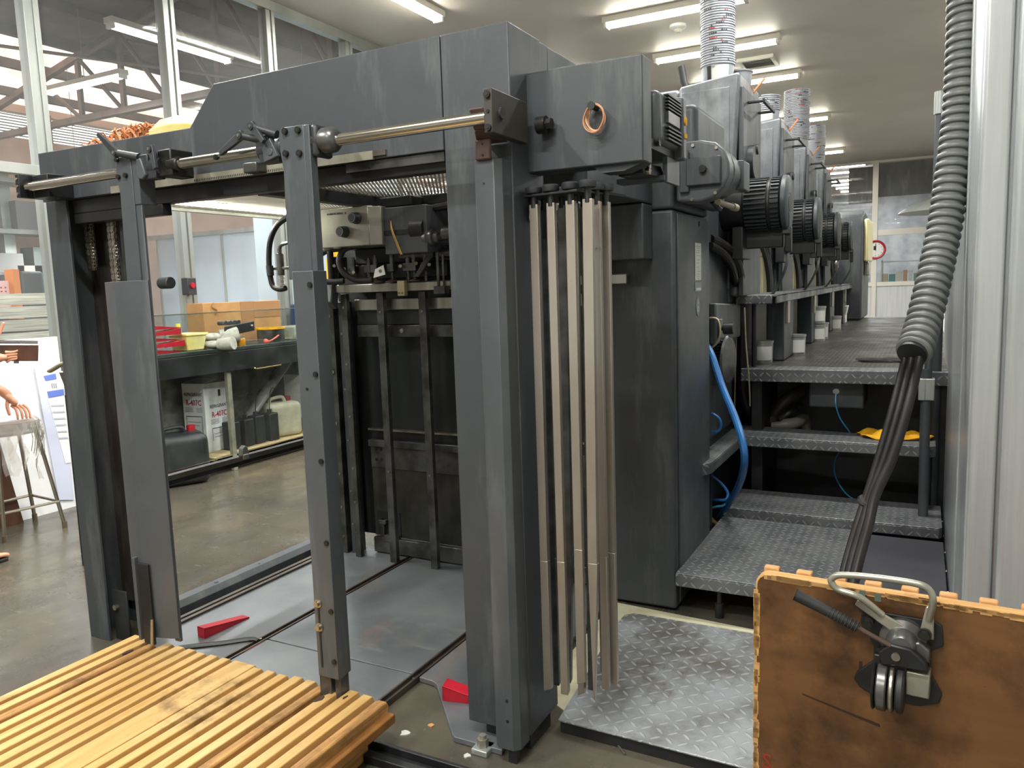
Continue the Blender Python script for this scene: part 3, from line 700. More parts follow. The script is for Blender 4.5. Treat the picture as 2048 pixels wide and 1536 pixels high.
MB().cyl((-3.4, 2.8, 2.045), (-3.4, 4.3, 2.045), .016, n=10).build('tube', 'tube', lt_)
ld = bpy.data.lights.new('lamp_light', 'AREA'); ld.shape = 'RECTANGLE'; ld.size = .06; ld.size_y = 1.5; ld.energy = 9; ld.color = (1, .97, .9)
lo_ = bpy.data.objects.new('lamp_light', ld); COL.objects.link(lo_); lo_.location = (0, 0, -.03); lo_.parent = lt_
# light above the slotted sheets shows through the slots
# yellow tray and copper fluff on the beam
ty = thing('yellow_tray', 'translucent yellowish plastic scoop lying on top of the gantry beam', 'scoop', (-2.6, 2.33, 2.19))
t_ = MB(); pr_ = [(-2.80, .0, .0), (-2.795, .05, .0), (-2.76, .068, .0), (-2.66, .072, 0), (-2.58, .055, 0), (-2.5, .02, 0), (-2.47, .004, 0)]
A_ = []
for (x, h, _) in pr_:
    wdt = .09 if x < -2.6 else .05+.04*(-2.47-x)/.13
    A_.append([t_.v((x, 2.24, 2.20)), t_.v((x, 2.235, 2.20+h*.5+.004)), t_.v((x+.004, 2.26, 2.204+h)), t_.v((x+.004, 2.26+wdt, 2.204+h)), t_.v((x, 2.285+wdt, 2.20+h*.5+.004)), t_.v((x, 2.28+wdt, 2.20))])
for a, b in zip(A_, A_[1:]):
    for i in range(6): t_.f((a[i], a[(i+1) % 6], b[(i+1) % 6], b[i]))
t_.f(A_[0][::-1]); t_.f(A_[-1])
t_.build('scoop_body', 'ytray', ty, bevel=.006, seg=3)
cf = MB(); cu = mat('copper_swarf', '#b5683a', .45, .3, '#d99a6a', 20)
for i in range(520):
    x = -3.30+.60*R.random(); y = 2.3+.13*R.random(); h = .07*(1-abs((x+3.0)/.36)**2)*R.uniform(.45, 1.25)+.01
    a = R.uniform(0, 2*PI); dx, dy = .03*math.cos(a), .03*math.sin(a)
    cf.tube([(x, y, 2.195), (x+dx*.3, y+dy*.3, 2.195+h*.6), (x+dx, y+dy, 2.195+h), (x+dx*1.6, y+dy*1.6, 2.195+h*.85)], .006, n=4, smooth=2, rfun=lambda t, i: 1.6-1.3*t)
cf.build('copper_swarf_heap', cu, None, label='heap of curly copper coloured strips on the beam top behind the long lever', cat='swarf', kind='stuff')

# ---------------- silver bars hanging on the bracket of the right post
bk = thing('bar_rack', 'black bracket bolted to the right gantry post that carries the hanging bars', 'bracket', (-1.0, 2.28, 1.8))
B(-1.100, -1.088, 2.235, 2.30, 1.755, 1.855).build('mounting_plate', 'black', bk, bevel=.006)
MB().hexa([(-1.095, 2.20, 1.822), (-.905, 2.17, 1.822), (-.84, 2.42, 1.822), (-1.095, 2.42, 1.822), (-1.095, 2.20, 1.830), (-.905, 2.17, 1.830), (-.84, 2.42, 1.830), (-1.095, 2.42, 1.830)]).build('rack_plate', 'black', bk, bevel=.002)
MB().cyl((-1.088, 2.25, 1.80), (-1.078, 2.25, 1.80), .010, n=6).build('rack_bolt', 'steel', bk)
rods = [(1068, 2.215, 1378, 22), (1102, 2.205, 1384, 21), (1141, 2.195, 1366, 23), (1176, 2.185, 1398, 25), (1088, 2.29, 1366, 16), (1124, 2.29, 1364, 22), (1150, 2.28, 1390, 18), (1167, 2.30, 1378, 15), (1193, 2.27, 1376, 20), (1211, 2.31, 1366, 20), (1186, 2.35, 1340, 14)]
names = ['leftmost of the front row of bars hanging on the gantry rack', 'second front bar from the left on the gantry rack', 'third front bar from the left on the gantry rack', 'the longest, in the front row, its tip narrowing to a point', 'bar behind the leftmost front bar, half hidden in shade', 'dark bar in the back row between the second and third front bars', 'bar just behind the third front bar on the gantry rack', 'thin back row bar left of the pointed one', 'flat bar right of the pointed one, with one shiny screw', 'rightmost bar of the gantry rack, catching light on its edge', 'shortest bar at the back of the gantry rack']
for i, (px, y, pb, wpx) in enumerate(rods):
    p = at(px, 402, y=y); zb = max(at(px+12, pb, y=y).z, .03); x = p.x; wd = wpx*.00125/2
    t = thing('hanging_bar', 'silver bar, '+names[i], 'bar', (x, y, zb), 'dull silver bars hanging on the gantry rack')
    sk = [(.0, 0), (.004, 0), (.0, .0), (-.012, 0), (.0, 0), (-.012, 0), (-.016, 0), (-.01, 0), (.0, 0), (.0, 0), (.004, 0)][i][0]
    tip = .15 if i in (3, 5) else 1.0
    b = MB().hexa([(x-wd*tip+sk, y-.007, zb), (x+wd*tip+sk, y-.007, zb+(.012 if i in (0, 2, 6) else 0)), (x+wd*tip+sk, y+.012, zb+.01), (x-wd*tip+sk, y+.012, zb),
                   (x-wd+sk*.7, y-.007, zb+.45), (x+wd+sk*.7, y-.007, zb+.45), (x+wd+sk*.7, y+.012, zb+.45), (x-wd+sk*.7, y+.012, zb+.45)])
    b.hexa([(x-wd+sk*.7, y-.007, zb+.45), (x+wd+sk*.7, y-.007, zb+.45), (x+wd+sk*.7, y+.012, zb+.45), (x-wd+sk*.7, y+.012, zb+.45), (x-wd, y-.007, 1.80), (x+wd, y-.007, 1.80), (x+wd, y+.012, 1.80), (x-wd, y+.012, 1.80)])
    b.build('bar', 'rod' if i not in (4, 5, 7) else 'dsteel', t, bevel=.0015)
    MB().cyl((x, y, 1.79), (x, y, 1.835), .010).build('neck', 'black', t)
    MB().lathe([(.0, 0), (.024, 0), (.026, .004), (.026, .017), (.022, .021), (.0, .021)], (x, y, 1.833), n=24).build('cap', 'knob', t)
    if i in (8,): MB().cyl((x-.004, y-.007, 1.66), (x-.004, y-.011, 1.66), .004, n=10).cyl((x+.012, y-.007, 1.66), (x+.012, y-.011, 1.66), .004, n=10).build('screw', 'steel', t)

# ---------------- box arm to the right with motor
jb = thing('junction_box', 'flat dark grey metal box fixed to the right side of the gantry beam', 'box', (-.9, 2.4, 1.9))
MB().box(-1.114, -.735, 2.274, 2.36, 1.905, 2.208).build('box_body', 'grey', jb, bevel=.005)
MB().prism([(-.9, 1.905), (-.74, 1.905), (-.80, 1.885), (-.87, 1.885)], 'y', 2.29, 2.36).build('bottom_lip', 'grey', jb)
pk = at(1192, 216, y=2.27)
MB().cyl((pk.x, 2.274, pk.z), (pk.x, 2.235, pk.z), .009).cyl((pk.x, 2.235, pk.z), (pk.x, 2.228, pk.z), .012).build('peg', 'black', jb)
rbn = thing('rubber_band_bundle', 'bundle of tan rubber bands hung on a peg of the grey box', 'rubber bands', (pk.x, 2.25, pk.z-.06))
for k in range(7):
    pts = []; rx, rz_ = .025+.001*k, .036+.002*(k % 4); cx, cz = pk.x+.006+R.uniform(-.003, .003), pk.z-.03-.001*k
    for j in range(17):
        a = 2*PI*j/16; pts.append((cx+rx*math.sin(a)*(1+.1*math.sin(2*a+k)), 2.262-.004*k, cz+rz_*math.cos(a)))
    MB().tube(pts, .0016, n=6, smooth=2).build('band', mat('band_%d' % k, ('#d19a72', '#e0b48c', '#c4855c')[k % 3], .5), rbn)
mo = thing('feeder_motor', 'finned grey electric motor behind the flat box on the gantry', 'motor', (-.8, 2.5, 1.97))
MB().box(-.88, -.725, 2.40, 2.66, 1.975, 2.135).build('motor_body', 'grey2', mo, bevel=.02, seg=3)
fn = MB()
for k in range(5): fn.box(-.727, -.712, 2.46, 2.61, 2.085+k*.010, 2.089+k*.010)
for k in range(4): fn.box(-.727, -.712, 2.46, 2.61, 1.992+k*.012, 1.997+k*.012)
fn.build('cooling_fins', 'black', mo)
B(-.726, -.715, 2.47, 2.60, 2.045, 2.08).build('type_plate', 'dsteel', mo)
B(-.90, -.71, 2.62, 2.665, 1.95, 2.15).build('end_shield', 'grey2', mo, bevel=.008)
MB().cyl((-.71, 2.645, 2.075), (-.706, 2.645, 2.075), .014, n=20).box(-.71, -.706, 2.635, 2.655, 2.02, 2.035).build('yellow_sticker', 'yellow', mo)
B(-.95, -.74, 2.30, 2.62, 1.955, 1.985).build('motor_foot', 'black', mo)
MB().cyl((-.74, 2.42, 1.98), (-.728, 2.42, 1.98), .014, n=6).build('motor_bolt', 'bolt', mo)
cn = thing('cable_connector', 'dark plug connector with two small white squares under the motor', 'connector', (-.8, 2.5, 1.88))
MB().hexa([(-.86, 2.40, 1.885), (-.77, 2.40, 1.885), (-.75, 2.55, 1.885), (-.86, 2.55, 1.885), (-.85, 2.40, 1.92), (-.785, 2.40, 1.92), (-.765, 2.55, 1.925), (-.85, 2.55, 1.925)]).build('plug_body', 'black', cn, bevel=.004)
MB().box(-.9, -.74, 2.50, 2.56, 1.875, 1.89).box(-.75, -.735, 2.52, 2.66, 1.87, 1.95).build('plug_bracket', 'grey2', cn)
for k in range(2):
    MB().box(-.772, -.768, 2.44, 2.455, 1.892+.016*k, 1.904+.016*k).build('white_mark', 'white', cn)
p1 = at(1300, 342, y=2.42); p2 = at(1262, 345, y=2.42); p3 = at(1240, 345, y=2.42)
MB().cyl(p1, p2, .011, n=12).cyl(p2, p3, .014, n=8).cyl(p3, at(1232, 344, y=2.42), .011).build('cable_gland', 'steel', cn)
MB().tube([at(1234, 344, y=2.42), at(1218, 345, y=2.42), at(1205, 338, y=2.42), at(1196, 326, y=2.42)], .006).build('cable', mat('cream_cable', '#b7b094', .5), cn)
# ================================================================== PRESS SIDE: cabinet, cover, gear motor
cb = thing('feeder_cabinet', 'tall dark grey machine cabinet with a slim side door beside the hanging bars', 'cabinet', (-1.15, 3.8, 0))
MB().box(-1.37, -.99, 3.48, 4.12, .012, 1.87).build('cabinet_body', 'grey', cb, bevel=.012, seg=3)
MB().box(-.992, -.982, 3.53, 4.11, .03, 1.855).build('side_door', 'grey2', cb, bevel=.004)
MB().cyl((-.982, 3.905, 1.83), (-.978, 3.905, 1.83), .012).build('door_lock', 'black', cb)
lbp = B(-.981, -.979, 3.815, 3.93, 1.555, 1.735).build('type_plate', 'paper', cb)
l_ = MB()
for k, z in enumerate((1.72, 1.712, 1.70, 1.69, 1.675, 1.655, 1.64, 1.62, 1.60, 1.585, 1.575, 1.565)): l_.box(-.979, -.9785, 3.83+.01*(k % 3), 3.915-.008*(k % 4), z-.0022, z)
l_.build('plate_print', 'inkgrey', lbp)
B(-.981, -.9785, 3.815, 3.93, 1.50, 1.545).build('small_plate', 'inkgrey', cb)
B(-.9785, -.978, 3.835, 3.925, 1.505, 1.518).build('small_plate_field', 'paper', cb)
MB().prism([(3.868+.03*math.cos(a*PI/12), 1.425+.046*math.sin(a*PI/12)) for a in range(24)], 'x', -.981, -.979).build('oval_sticker', 'inkgrey', cb)
MB().lathe([(.009, 0), (.013, 0), (.013, .001), (.009, .001)], (-.9788, 3.868, 1.412), (1, 0, 0), 18).cyl((-.9788, 3.862, 1.425), (-.9778, 3.862, 1.425), .004, n=8).cyl((-.9788, 3.874, 1.446), (-.9778, 3.874, 1.446), .004, n=8).build('sticker_pictogram', 'paper', cb)
MB().box(-1.37, -.99, 3.485, 4.12, 1.875, 2.36).build('upper_housing', 'grey', cb, bevel=.015, seg=3)
MB().box(-1.30, -1.085, 2.70, 3.479, 1.90, 2.30).build('beam_link', 'grey', cb, bevel=.006)
MB().box(-1.45, -1.085, 3.34, 3.479, 1.655, 1.895).build('lower_housing', 'grey', cb, bevel=.006)
MB().cyl((-1.31, 3.38, 1.63), (-1.31, 3.47, 1.63), .02).build('cable_stub', 'black', cb)
# ridged dome housing behind the motor
MB().box(-.989, -.90, 3.55, 4.12, 1.90, 2.33).build('side_housing', 'grey', cb, bevel=.03, seg=4)
gm = thing('gear_motor', 'round flanged dark gear motor with a square cover above the slim cabinet door', 'motor', (-.85, 3.3, 1.87))
rr = [(-.96, 1.895), (-.86, 1.885), (-.80, 1.90), (-.755, 1.94), (-.733, 1.99), (-.733, 2.04), (-.75, 2.09), (-.79, 2.13), (-.85, 2.145), (-.96, 2.145)]
MB().prism(rr, 'y', 3.42, 3.52).build('flange_housing', 'grey2', gm, bevel=.012, seg=3)
MB().box(-.91, -.765, 3.395, 3.42, 1.955, 2.07).box(-.94, -.90, 3.40, 3.42, 1.93, 2.10).build('square_cover', 'grey', gm, bevel=.004)
MB().cyl((-.835, 3.395, 2.02), (-.835, 3.375, 2.02), .015).build('cover_knob', 'bolt', gm)
b_ = MB()
for (x, z) in ((-.885, 2.125), (-.785, 2.105), (-.89, 1.90), (-.79, 1.92)): b_.cyl((x, 3.42, z), (x, 3.412, z), .007, n=10)
b_.build('flange_bolt', 'steel', gm)
MB().cyl((-.84, 3.52, 2.02), (-.84, 3.66, 2.02), .11, n=28).box(-.90, -.72, 3.66, 3.80, 1.95, 2.08).build('rear_housing', 'grey2', gm, bevel=.006)
MB().cyl(at(1435, 403, x=-.8), at(1466, 414, x=-.8), .013).cyl(at(1464, 413, x=-.8), at(1472, 416, x=-.8), .018).build('conduit_stub', mat('beige_conduit', '#9c967c', .5), gm)
MB().tube([at(1424, 402, x=-.86), at(1440, 418, x=-.86), at(1438, 400, x=-.86)], .012).build('bent_cable', 'cable', gm)

# ================================================================== PRINTING UNITS
SP = 1.48
def z_at(py, px, y): return at(px, py, y=y).z
def make_unit(label):
    """built at its own origin: x as in the room, y=0 at the tower's front face"""
    u = thing('printing_unit', label, 'printing unit', (-1.5, 0, 0), 'printing units of the press')
    def b(mb, n, m, **k):
        for v in mb.bm.verts: v.co -= Vector((-1.5, 0, 0))
        return mb.build(n, m, u, local=True, **k)
    tw = MB().prism([(-.96, 2.74), (-1.32, 2.70), (-1.32, 1.4), (-1.03, 1.4), (-.965, 2.6)], 'y', 0, .60)
    b(tw, 'ink_tower', 'cast', bevel=.022, seg=4)
    b(MB().box(-2.9, -1.323, .04, .60, 2.30, 2.70), 'ink_duct_cover', 'cast', bevel=.03, seg=4)
    b(MB().box(-1.30, -1.02, -.006, .003, 1.5, 2.66), 'tower_front_panel', 'cast', bevel=.003)
    b(MB().box(-.975, -.945, .02, .58, 1.45, 2.66), 'tower_side_panel', 'grey', bevel=.008)
    h = MB().box(-.945, -.85, .14, .16, 2.58, 2.595).box(-.86, -.845, .14, .50, 2.575, 2.6).box(-.945, -.85, .48, .50, 2.58, 2.595)
    b(h, 'side_handle', 'black', bevel=.004)
    b(MB().cyl((-.95, .22, 2.25), (-.91, .22, 2.25), .10, n=24).cyl((-.95, .26, 2.33), (-.90, .26, 2.33), .03), 'side_bearing', 'knob', bevel=.004)
    b(MB().box(-3.0, -1.06, .0, 1.1, .0, 1.5), 'lower_frame', 'black')
    b(MB().box(-3.0, -1.32, .605, 1.20, 1.4, 2.35), 'cylinder_cover', 'grey', bevel=.02)
    b(MB().box(-1.32, -1.055, .605, 1.22, .3, 1.98), 'side_frame', 'grey')
    b(MB().box(-1.055, -.985, .66, 1.12, 1.45, 1.93), 'stained_panel', 'ivory', bevel=.003)
    b(MB().box(-1.052, -.983, .655, 1.12, 1.70, 1.705), 'panel_seam', 'black')
    b(MB().lathe([(.0, 0), (.13, 0), (.13, .03), (.10, .06), (0, .065)], (-1.04, .32, 1.62), (1, 0, 0), 28), 'round_cover', 'grey2')
    b(MB().prism([(.02, 1.45), (.60, 1.45), (.60, 1.60), (.50, 1.72), (.18, 1.72), (.06, 1.62)], 'x', -1.04, -.97), 'curved_guard', 'grey2', bevel=.03, seg=3)
    # motor
    my, mz = -.10, 1.965
    mb = MB().cyl((-1.04, my, mz), (-.905, my, mz), .135, n=30)
    b(mb, 'motor_neck', 'black', bevel=.004)
    b(MB().lathe([(0, 0), (.135, 0), (.142, .01), (.142, .13), (.146, .135), (.146, .145), (.142, .15), (.142, .195), (.13, .205), (0, .205)], (-.905, my, mz), (1, 0, 0), 36), 'motor_body', 'black')
    r = MB()
    for k in range(36):
        a = 2*PI*k/36
        c, s = math.cos(a), math.sin(a); r.X = Matrix.Translation((-.905, my, mz)) @ Matrix.Rotation(a, 4, 'X')
        r.box(.012, .128, .139, .152, -.0045, .0045); r.box(.152, .196, .139, .152, -.0045, .0045)
    r.X = None
    b(r, 'motor_rib', 'knob')
    b(MB().lathe([(.0, .0), (.152, 0), (.155, .004), (.155, .026), (.14, .034), (0, .034)], (-.70, my, mz), (1, 0, 0), 36).box(-.70, -.66, my-.05, my+.05, mz-.17, mz-.05), 'motor_end_cover', 'grey', bevel=.004)
    b(MB().cyl((-.666, my, mz), (-.664, my, mz), .055, n=24), 'motor_vent', 'black')
    b(MB().box(-.93, -.70, my+.0, my+.06, mz-.24, mz-.13).box(-.96, -.9, my-.12, my+.12, mz-.30, mz-.12), 'motor_bracket', 'black', bevel=.006)
    b(MB().box(-.69, -.655, my-.03, my+.03, mz-.27, mz-.13), 'motor_plug', 'rubber', bevel=.006)
    b(MB().tube([(-.672, my, mz-.26), (-.69, my+.02, mz-.36), (-.80, my+.3, mz-.50), (-.93, my+.45, mz-.56)], .0085), 'motor_cable', 'alud')
    for k, (dy, dz) in enumerate(((0, 0), (.05, .02), (.09, .055))):
        b(MB().tube([(-1.03, .60+dy*.5, 1.80+dz), (-.995, .74+dy, 1.80+dz), (-.99, .93+dy, 1.72+dz), (-.985, 1.06+dy, 1.58), (-.985, 1.10+dy, 1.45)], .028, n=12), 'black_hose', 'cable')
    return u
def shift(o, y):
    o.location.y = y; return o
U1 = make_unit('first printing unit, nearest the gantry, carrying the tallest tub stack'); shift(U1, 4.77)
ulab = ['second printing unit, with a short tub stack and blue label on top', 'third printing unit, its tub stack marked in red', 'fourth printing unit, next to the delivery cabinet']
units = [U1]
for k, l in enumerate(ulab): units.append(copy_thing(U1, (-1.5, 4.77+SP*(k+1), 0), l))
# small orange sticks above handles
for k in range(4):
    y = 4.77+SP*k+.42
    o = MB().tube([(-.965, y, 2.70), (-.90, y+.02, 2.78)], .008, n=6, smooth=0).build('orange_stick', mat('orange_stick_%d' % k, '#d98a5c', .5), None,
        label='orange stick jutting from the %s ink tower top' % ('nearest', 'second', 'third', 'farthest')[k], cat='stick', group='orange sticks on the ink towers')
pkn = at(1362, 150, y=4.9)
_g = MB().tube([at(1362, 132, y=4.9), at(1368, 165, y=4.9), at(1374, 180, y=4.9)], .022, n=14, smooth=0).build('grip_handle', 'rubber', U1, bevel=.003)
# nested ink tub stacks
tubm = [mat('tub_grey_%d' % k, c, .4, .1, c2, 3) for k, (c, c2) in enumerate((('#9a9da3', '#8b8e94'), ('#a9abb0', '#96999e'), ('#868a8f', '#7b7f85')))]
def tub_mesh(r, h, m):
    b = MB().lathe([(.0, 0), (r*.9, 0), (r*.97, h-.009), (r*1.035, h-.009), (r*1.035, h), (r*.99, h), (r*.96, h-.01), (r*.90, .02), (0, .02)], (0, 0, 0), n=32)
    return b
def stack(cx, cy, z0, n, r, h, pitch, which, first_label, mark, tilt=0.):
    grp = 'nested ink tubs, %s' % which
    root = thing('ink_tub', 'grey plastic ink tub nested in %s' % which, 'ink tub', (cx, cy, z0), grp)
    tub_mesh(r, h, 0).build('tub_body', tubm[0], root, local=True, ang=30)
    root['label'] = first_label
    for k in range(1, n):
        c = copy_thing(root, (cx+R.uniform(-.002, .002)+tilt*k, cy+R.uniform(-.002, .002), z0+k*pitch), 'grey plastic ink tub nested in %s' % which, rz=R.uniform(0, 6))
        if R.random() < .8:
            nb = MB(); a0 = R.uniform(-2.4, -.5)
            for j in range(R.randint(1, 4)):
                a = a0+j*.13; c0, s0 = math.cos(a), math.sin(a); rr_ = r*1.037; ww = R.uniform(.05, .12)
                nb.hexa([(rr_*math.cos(a-ww/2), rr_*math.sin(a-ww/2), h-.008), (rr_*math.cos(a+ww/2), rr_*math.sin(a+ww/2), h-.008), (rr_*1.004*math.cos(a+ww/2), rr_*1.004*math.sin(a+ww/2), h-.008), (rr_*1.004*math.cos(a-ww/2), rr_*1.004*math.sin(a-ww/2), h-.008),
                         (rr_*math.cos(a-ww/2), rr_*math.sin(a-ww/2), h-.001), (rr_*math.cos(a+ww/2), rr_*math.sin(a+ww/2), h-.001), (rr_*1.004*math.cos(a+ww/2), rr_*1.004*math.sin(a+ww/2), h-.001), (rr_*1.004*math.cos(a-ww/2), rr_*1.004*math.sin(a-ww/2), h-.001)])
            o = nb.build('rim_print', mark if R.random() < .35 else 'ink', c, local=True); c.rotation_euler = (0, 0, 0)
    return root
s1c = at(1434, 150, y=5.05)
r1 = stack(s1c.x, 5.07, 2.735, 44, .100, .13, .0143, 'the tallest stack on the nearest ink tower', 'grey ink tub with a white printed label, bottom one of the tallest stack', 'inkred')
# wrap-around label on the bottom tub
def wrap(parent, r, a0, a1, z0, z1, m, name, h=.13):
    b = MB(); N = 14; A = []
    for k in range(N+1):
        a = a0+(a1-a0)*k/N
        A.append([b.v((rr*math.cos(a), rr*math.sin(a), z)) for rr, z in ((r*.9+r*.085*z0/h+.001, z0), (r*.9+r*.085*z1/h+.001, z1))])
    for p, q_ in zip(A, A[1:]): b.f((p[0], q_[0], q_[1], p[1]))
    return b.build(name, m, parent, local=True)
wrap(r1, .100, -1.75, -.62, .03, .112, 'paper', 'white_label'); wrap(r1, .1005, -2.05, -1.78, .02, .112, 'ink', 'black_strip')
d_ = text('SPECTRA SERIES', .0125, 'ink', r1.location+Vector((-.0, -.0985, .098)), (1, .35, 0), (0, 0, 1), 'label_lettering', r1, align='CENTER')
nb = thing('open_tub', 'grey tub standing behind the tallest stack on the nearest ink tower', 'ink tub', (s1c.x+.085, 5.27, 2.735))
tub_mesh(.085, .12, 0).build('tub_body', tubm[2], nb, local=True)
c2_ = at(1531, 200, y=6.55)
r2 = stack(c2_.x, 6.6, 2.735, 8, .100, .13, .0145, 'the short stack on the second ink tower', 'grey ink tub with a blue edged label, bottom one on the second ink tower', 'ink')
wrap(r2, .100, -1.9, -.9, .03, .112, 'paper', 'white_label'); wrap(r2, .1003, -2.1, -1.88, .02, .114, mat('label_blue', '#4a93c4', .5), 'blue_strip')
c3_ = at(1592, 220, y=8.0)
r3 = stack(c3_.x, 8.05, 2.72, 32, .112, .13, .0143, 'the red-marked stack on the third ink tower', 'grey ink tub, bottom one of the red-marked stack on the third ink tower', 'inkred')
c4_ = at(1628, 270, y=9.5)
r4 = stack(c4_.x, 9.55, 2.72, 26, .110, .13, .0143, 'the yellow-marked stack on the fourth ink tower', 'grey ink tub, bottom one of the yellow-marked stack on the fourth ink tower', mat('yellow_print', '#cfc070', .6))

# delivery cabinet at the far end
dc = thing('delivery_cabinet', 'dark delivery cabinet with a rounded top edge at the far end of the press', 'cabinet', (-1.5, 11.2, 0))
MB().box(-2.8, -.99, 10.9, 11.9, 0, 2.32).build('cabinet_body', 'grey', dc, bevel=.05, seg=4)
MB().prism([(10.6, 1.0), (11.9, 1.0), (11.9, 2.3), (11.0, 2.36), (10.75, 2.3), (10.68, 2.15)], 'x', -.98, -.66).build('control_side', 'grey', dc, bevel=.03, seg=3)
MB().box(-.66, -.60, 10.72, 11.6, 1.72, 2.25).build('cream_side_panel', 'lens', dc, bevel=.05, seg=4)
MB().box(-.64, -.60, 10.9, 11.2, 1.55, 1.72).build('panel_tab', 'silver', dc, bevel=.01)
MB().box(-1.28, -.90, 10.56, 10.66, 1.93, 2.0).build('paper_tray', 'white', dc)
MB().tube([(-.93, 10.60, 1.75), (-.95, 10.54, 1.72), (-.94, 10.54, 1.66)], .02).build('tap', 'steel', dc)
wb = thing('white_plastic_box', 'small white plastic box under the footboard by the delivery cabinet', 'box', (-.86, 10.2, 1.0))
MB().hexa([(-.93, 10.1, 1.09), (-.80, 10.1, 1.09), (-.80, 10.3, 1.09), (-.93, 10.3, 1.09), (-.96, 10.08, 1.20), (-.78, 10.08, 1.20), (-.78, 10.32, 1.20), (-.96, 10.32, 1.20)]).box(-.95, -.8, 10.08, 10.3, 1.0, 1.09).build('box_body', 'white', wb, bevel=.004)

# ================================================================== FOOTBOARD, WALKWAY, STEPS
fb = thing('footboard', 'raised narrow checker plate footboard running along the printing units', 'footboard', (-.9, 7.9, 1.0))
MB().box(-1.02, -.775, 4.93, 11.3, 1.44, 1.456).box(-1.02, -.80, 4.922, 4.935, 1.40, 1.456).box(-.787, -.775, 4.95, 11.3, 1.40, 1.456).build('board_plate', 'chk', fb, bevel=.006, seg=3)
for k in range(4):
    y = 5.47+SP*k
    MB().box(-.925, -.81, y, y+.42, 1.002, 1.45).build('support_column', 'grey', fb, bevel=.008)
    B(-.815, -.795, y+.06, y+.16, 1.25, 1.44).build('support_strap', 'silver', fb, bevel=.003)
MB().cyl((-.93, 5.06, 1.0), (-.93, 5.06, 1.445), .014).build('support_rod', 'black', fb)
ws = thing('walkway', 'long checker plate walkway beside the press, top level of the steps', 'walkway', (-.4, 8, 0))
MB().box(-.985, .19, 4.95, 11.35, .992, 1.0).build('deck_plate', 'chkd', ws)
MB().box(-.985, .15, 4.935, 5.12, .995, 1.003).box(-.985, .15, 4.932, 4.940, .925, 1.003).build('front_lip', 'chk', ws, bevel=.008, seg=3)
MB().box(-.93, -.87, 5.0, 11.3, .0, .92).box(.1, .16, 5.0, 11.3, 0, .92).box(-.9, .15, 5.6, 5.66, 0, .92).build('deck_frame', 'black', ws)
# terminal box and its pieces under the walkway
tb = thing('terminal_box', 'dark box with a pale round fitting under the walkway front', 'box', (-.45, 5.3, .72))
MB().box(-.60, -.29, 5.05, 5.4, .76, .925).build('box_body', 'grey', tb, bevel=.012, seg=3)
pf = at(1672, 783, y=5.04)
MB().lathe([(.0, 0), (.018, 0), (.018, .01), (.01, .014), (0, .014)], (pf.x, 5.05, pf.z), (0, -1, 0), 12).build('fitting', 'white', tb)
MB().tube([at(1672, 786, y=5.03), at(1672, 812, y=5.0), at(1682, 840, y=5.02), at(1700, 866, y=5.06), at(1698, 880, y=5.1), at(1672, 915, y=5.1), at(1670, 950, y=5.1), at(1690, 985, y=5.1), at(1715, 1000, y=5.1), at(1745, 990, y=5.1)], .0042, n=6).build('light_blue_tube', 'lblue', None, label='thin light blue tube curving down from the fitting under the walkway', cat='tube')
# pipes under the walkway
MB().tube([at(1540, 858, y=5.35), at(1548, 830, y=5.35), at(1572, 800, y=5.35), at(1600, 784, y=5.4), at(1620, 778, y=5.45)], .042, n=14).build('pipe', mat('brown_black_pipe', '#4a4640', .4), None, label='thick brownish bent hose under the walkway left of the box', cat='hose')
MB().tube([at(1560, 838, y=5.3), at(1578, 825, y=5.3), at(1592, 818, y=5.35), at(1600, 808, y=5.4)], .022, n=12).build('pipe', 'dsteel', None, label='slim grey pipe crossing in front of the thick bent hose', cat='pipe')
MB().tube([at(1545, 852, y=5.25), at(1562, 850, y=5.25), at(1590, 846, y=5.3), at(1608, 838, y=5.4), at(1612, 858, y=5.45)], .025, n=12, rfun=lambda t, i: 1.0 if t < .3 else 1.5).build('pipe', mat('pale_dirty_pipe', '#8a857c', .45), None, label='pale pipe with an elbow lying just above the upper step', cat='pipe')
def step(nm, label, pts, z, lip, mt, ch=.03, frame=None):
    t = thing(nm, label, 'step', (sum(p[0] for p in pts)/len(pts), sum(p[1] for p in pts)/len(pts), 0), 'checker plate steps up to the walkway')
    MB().prism(pts, 'z', z-.008, z).prism(pts, 'z', z-lip, z-.0075).build('tread', mt, t, bevel=.008, seg=3)
    for fbx in (frame or []): B(*fbx).build('leg', 'black', t)
    return t
z3, z2, z1 = .61, .25, .2
step('step', 'upper checker plate step with an L-shaped left end, below the walkway', [(-1.2, 3.95), (-.985, 3.95), (-.95, 4.02), (-.945, 4.78), (.06, 4.77), (.09, 4.80), (.09, 5.02), (-1.2, 5.17)], z3, .062, 'chk',
     frame=[(-1.1, -1.0, 4.2, 4.24, 0, .55), (-.9, -.86, 4.98, 5.02, 0, .55), (.03, .07, 4.95, 5.0, 0, .55)])
step('step', 'narrow checker plate step in the middle, its edge raised on the lowest platform', [(-.985, 4.45), (.11, 4.45), (.125, 4.48), (.125, 4.9), (-.985, 4.9)], z2, .058, 'chk',
     frame=[(-.95, .1, 4.5, 4.54, 0, .19), (-.95, .1, 4.82, 4.86, 0, .19)])
s1_ = step('step', 'lowest broad checker plate platform on a leg next to the cabinet', [(-.988, 3.46), (-.30, 3.46), (-.30, 4.44), (-.988, 4.44)], z1, .064, 'chk',
     frame=[(-.95, -.34, 4.3, 4.36, 0, .136)])
MB().cyl((-.793, 3.50, .07), (-.793, 3.50, .137), .011).cyl((-.793, 3.50, 0), (-.793, 3.50, .07), .02).build('leg', 'black', s1_)
MB().cyl((-.36, 3.55, .0), (-.36, 3.55, .137), .018).build('leg', 'black', s1_)
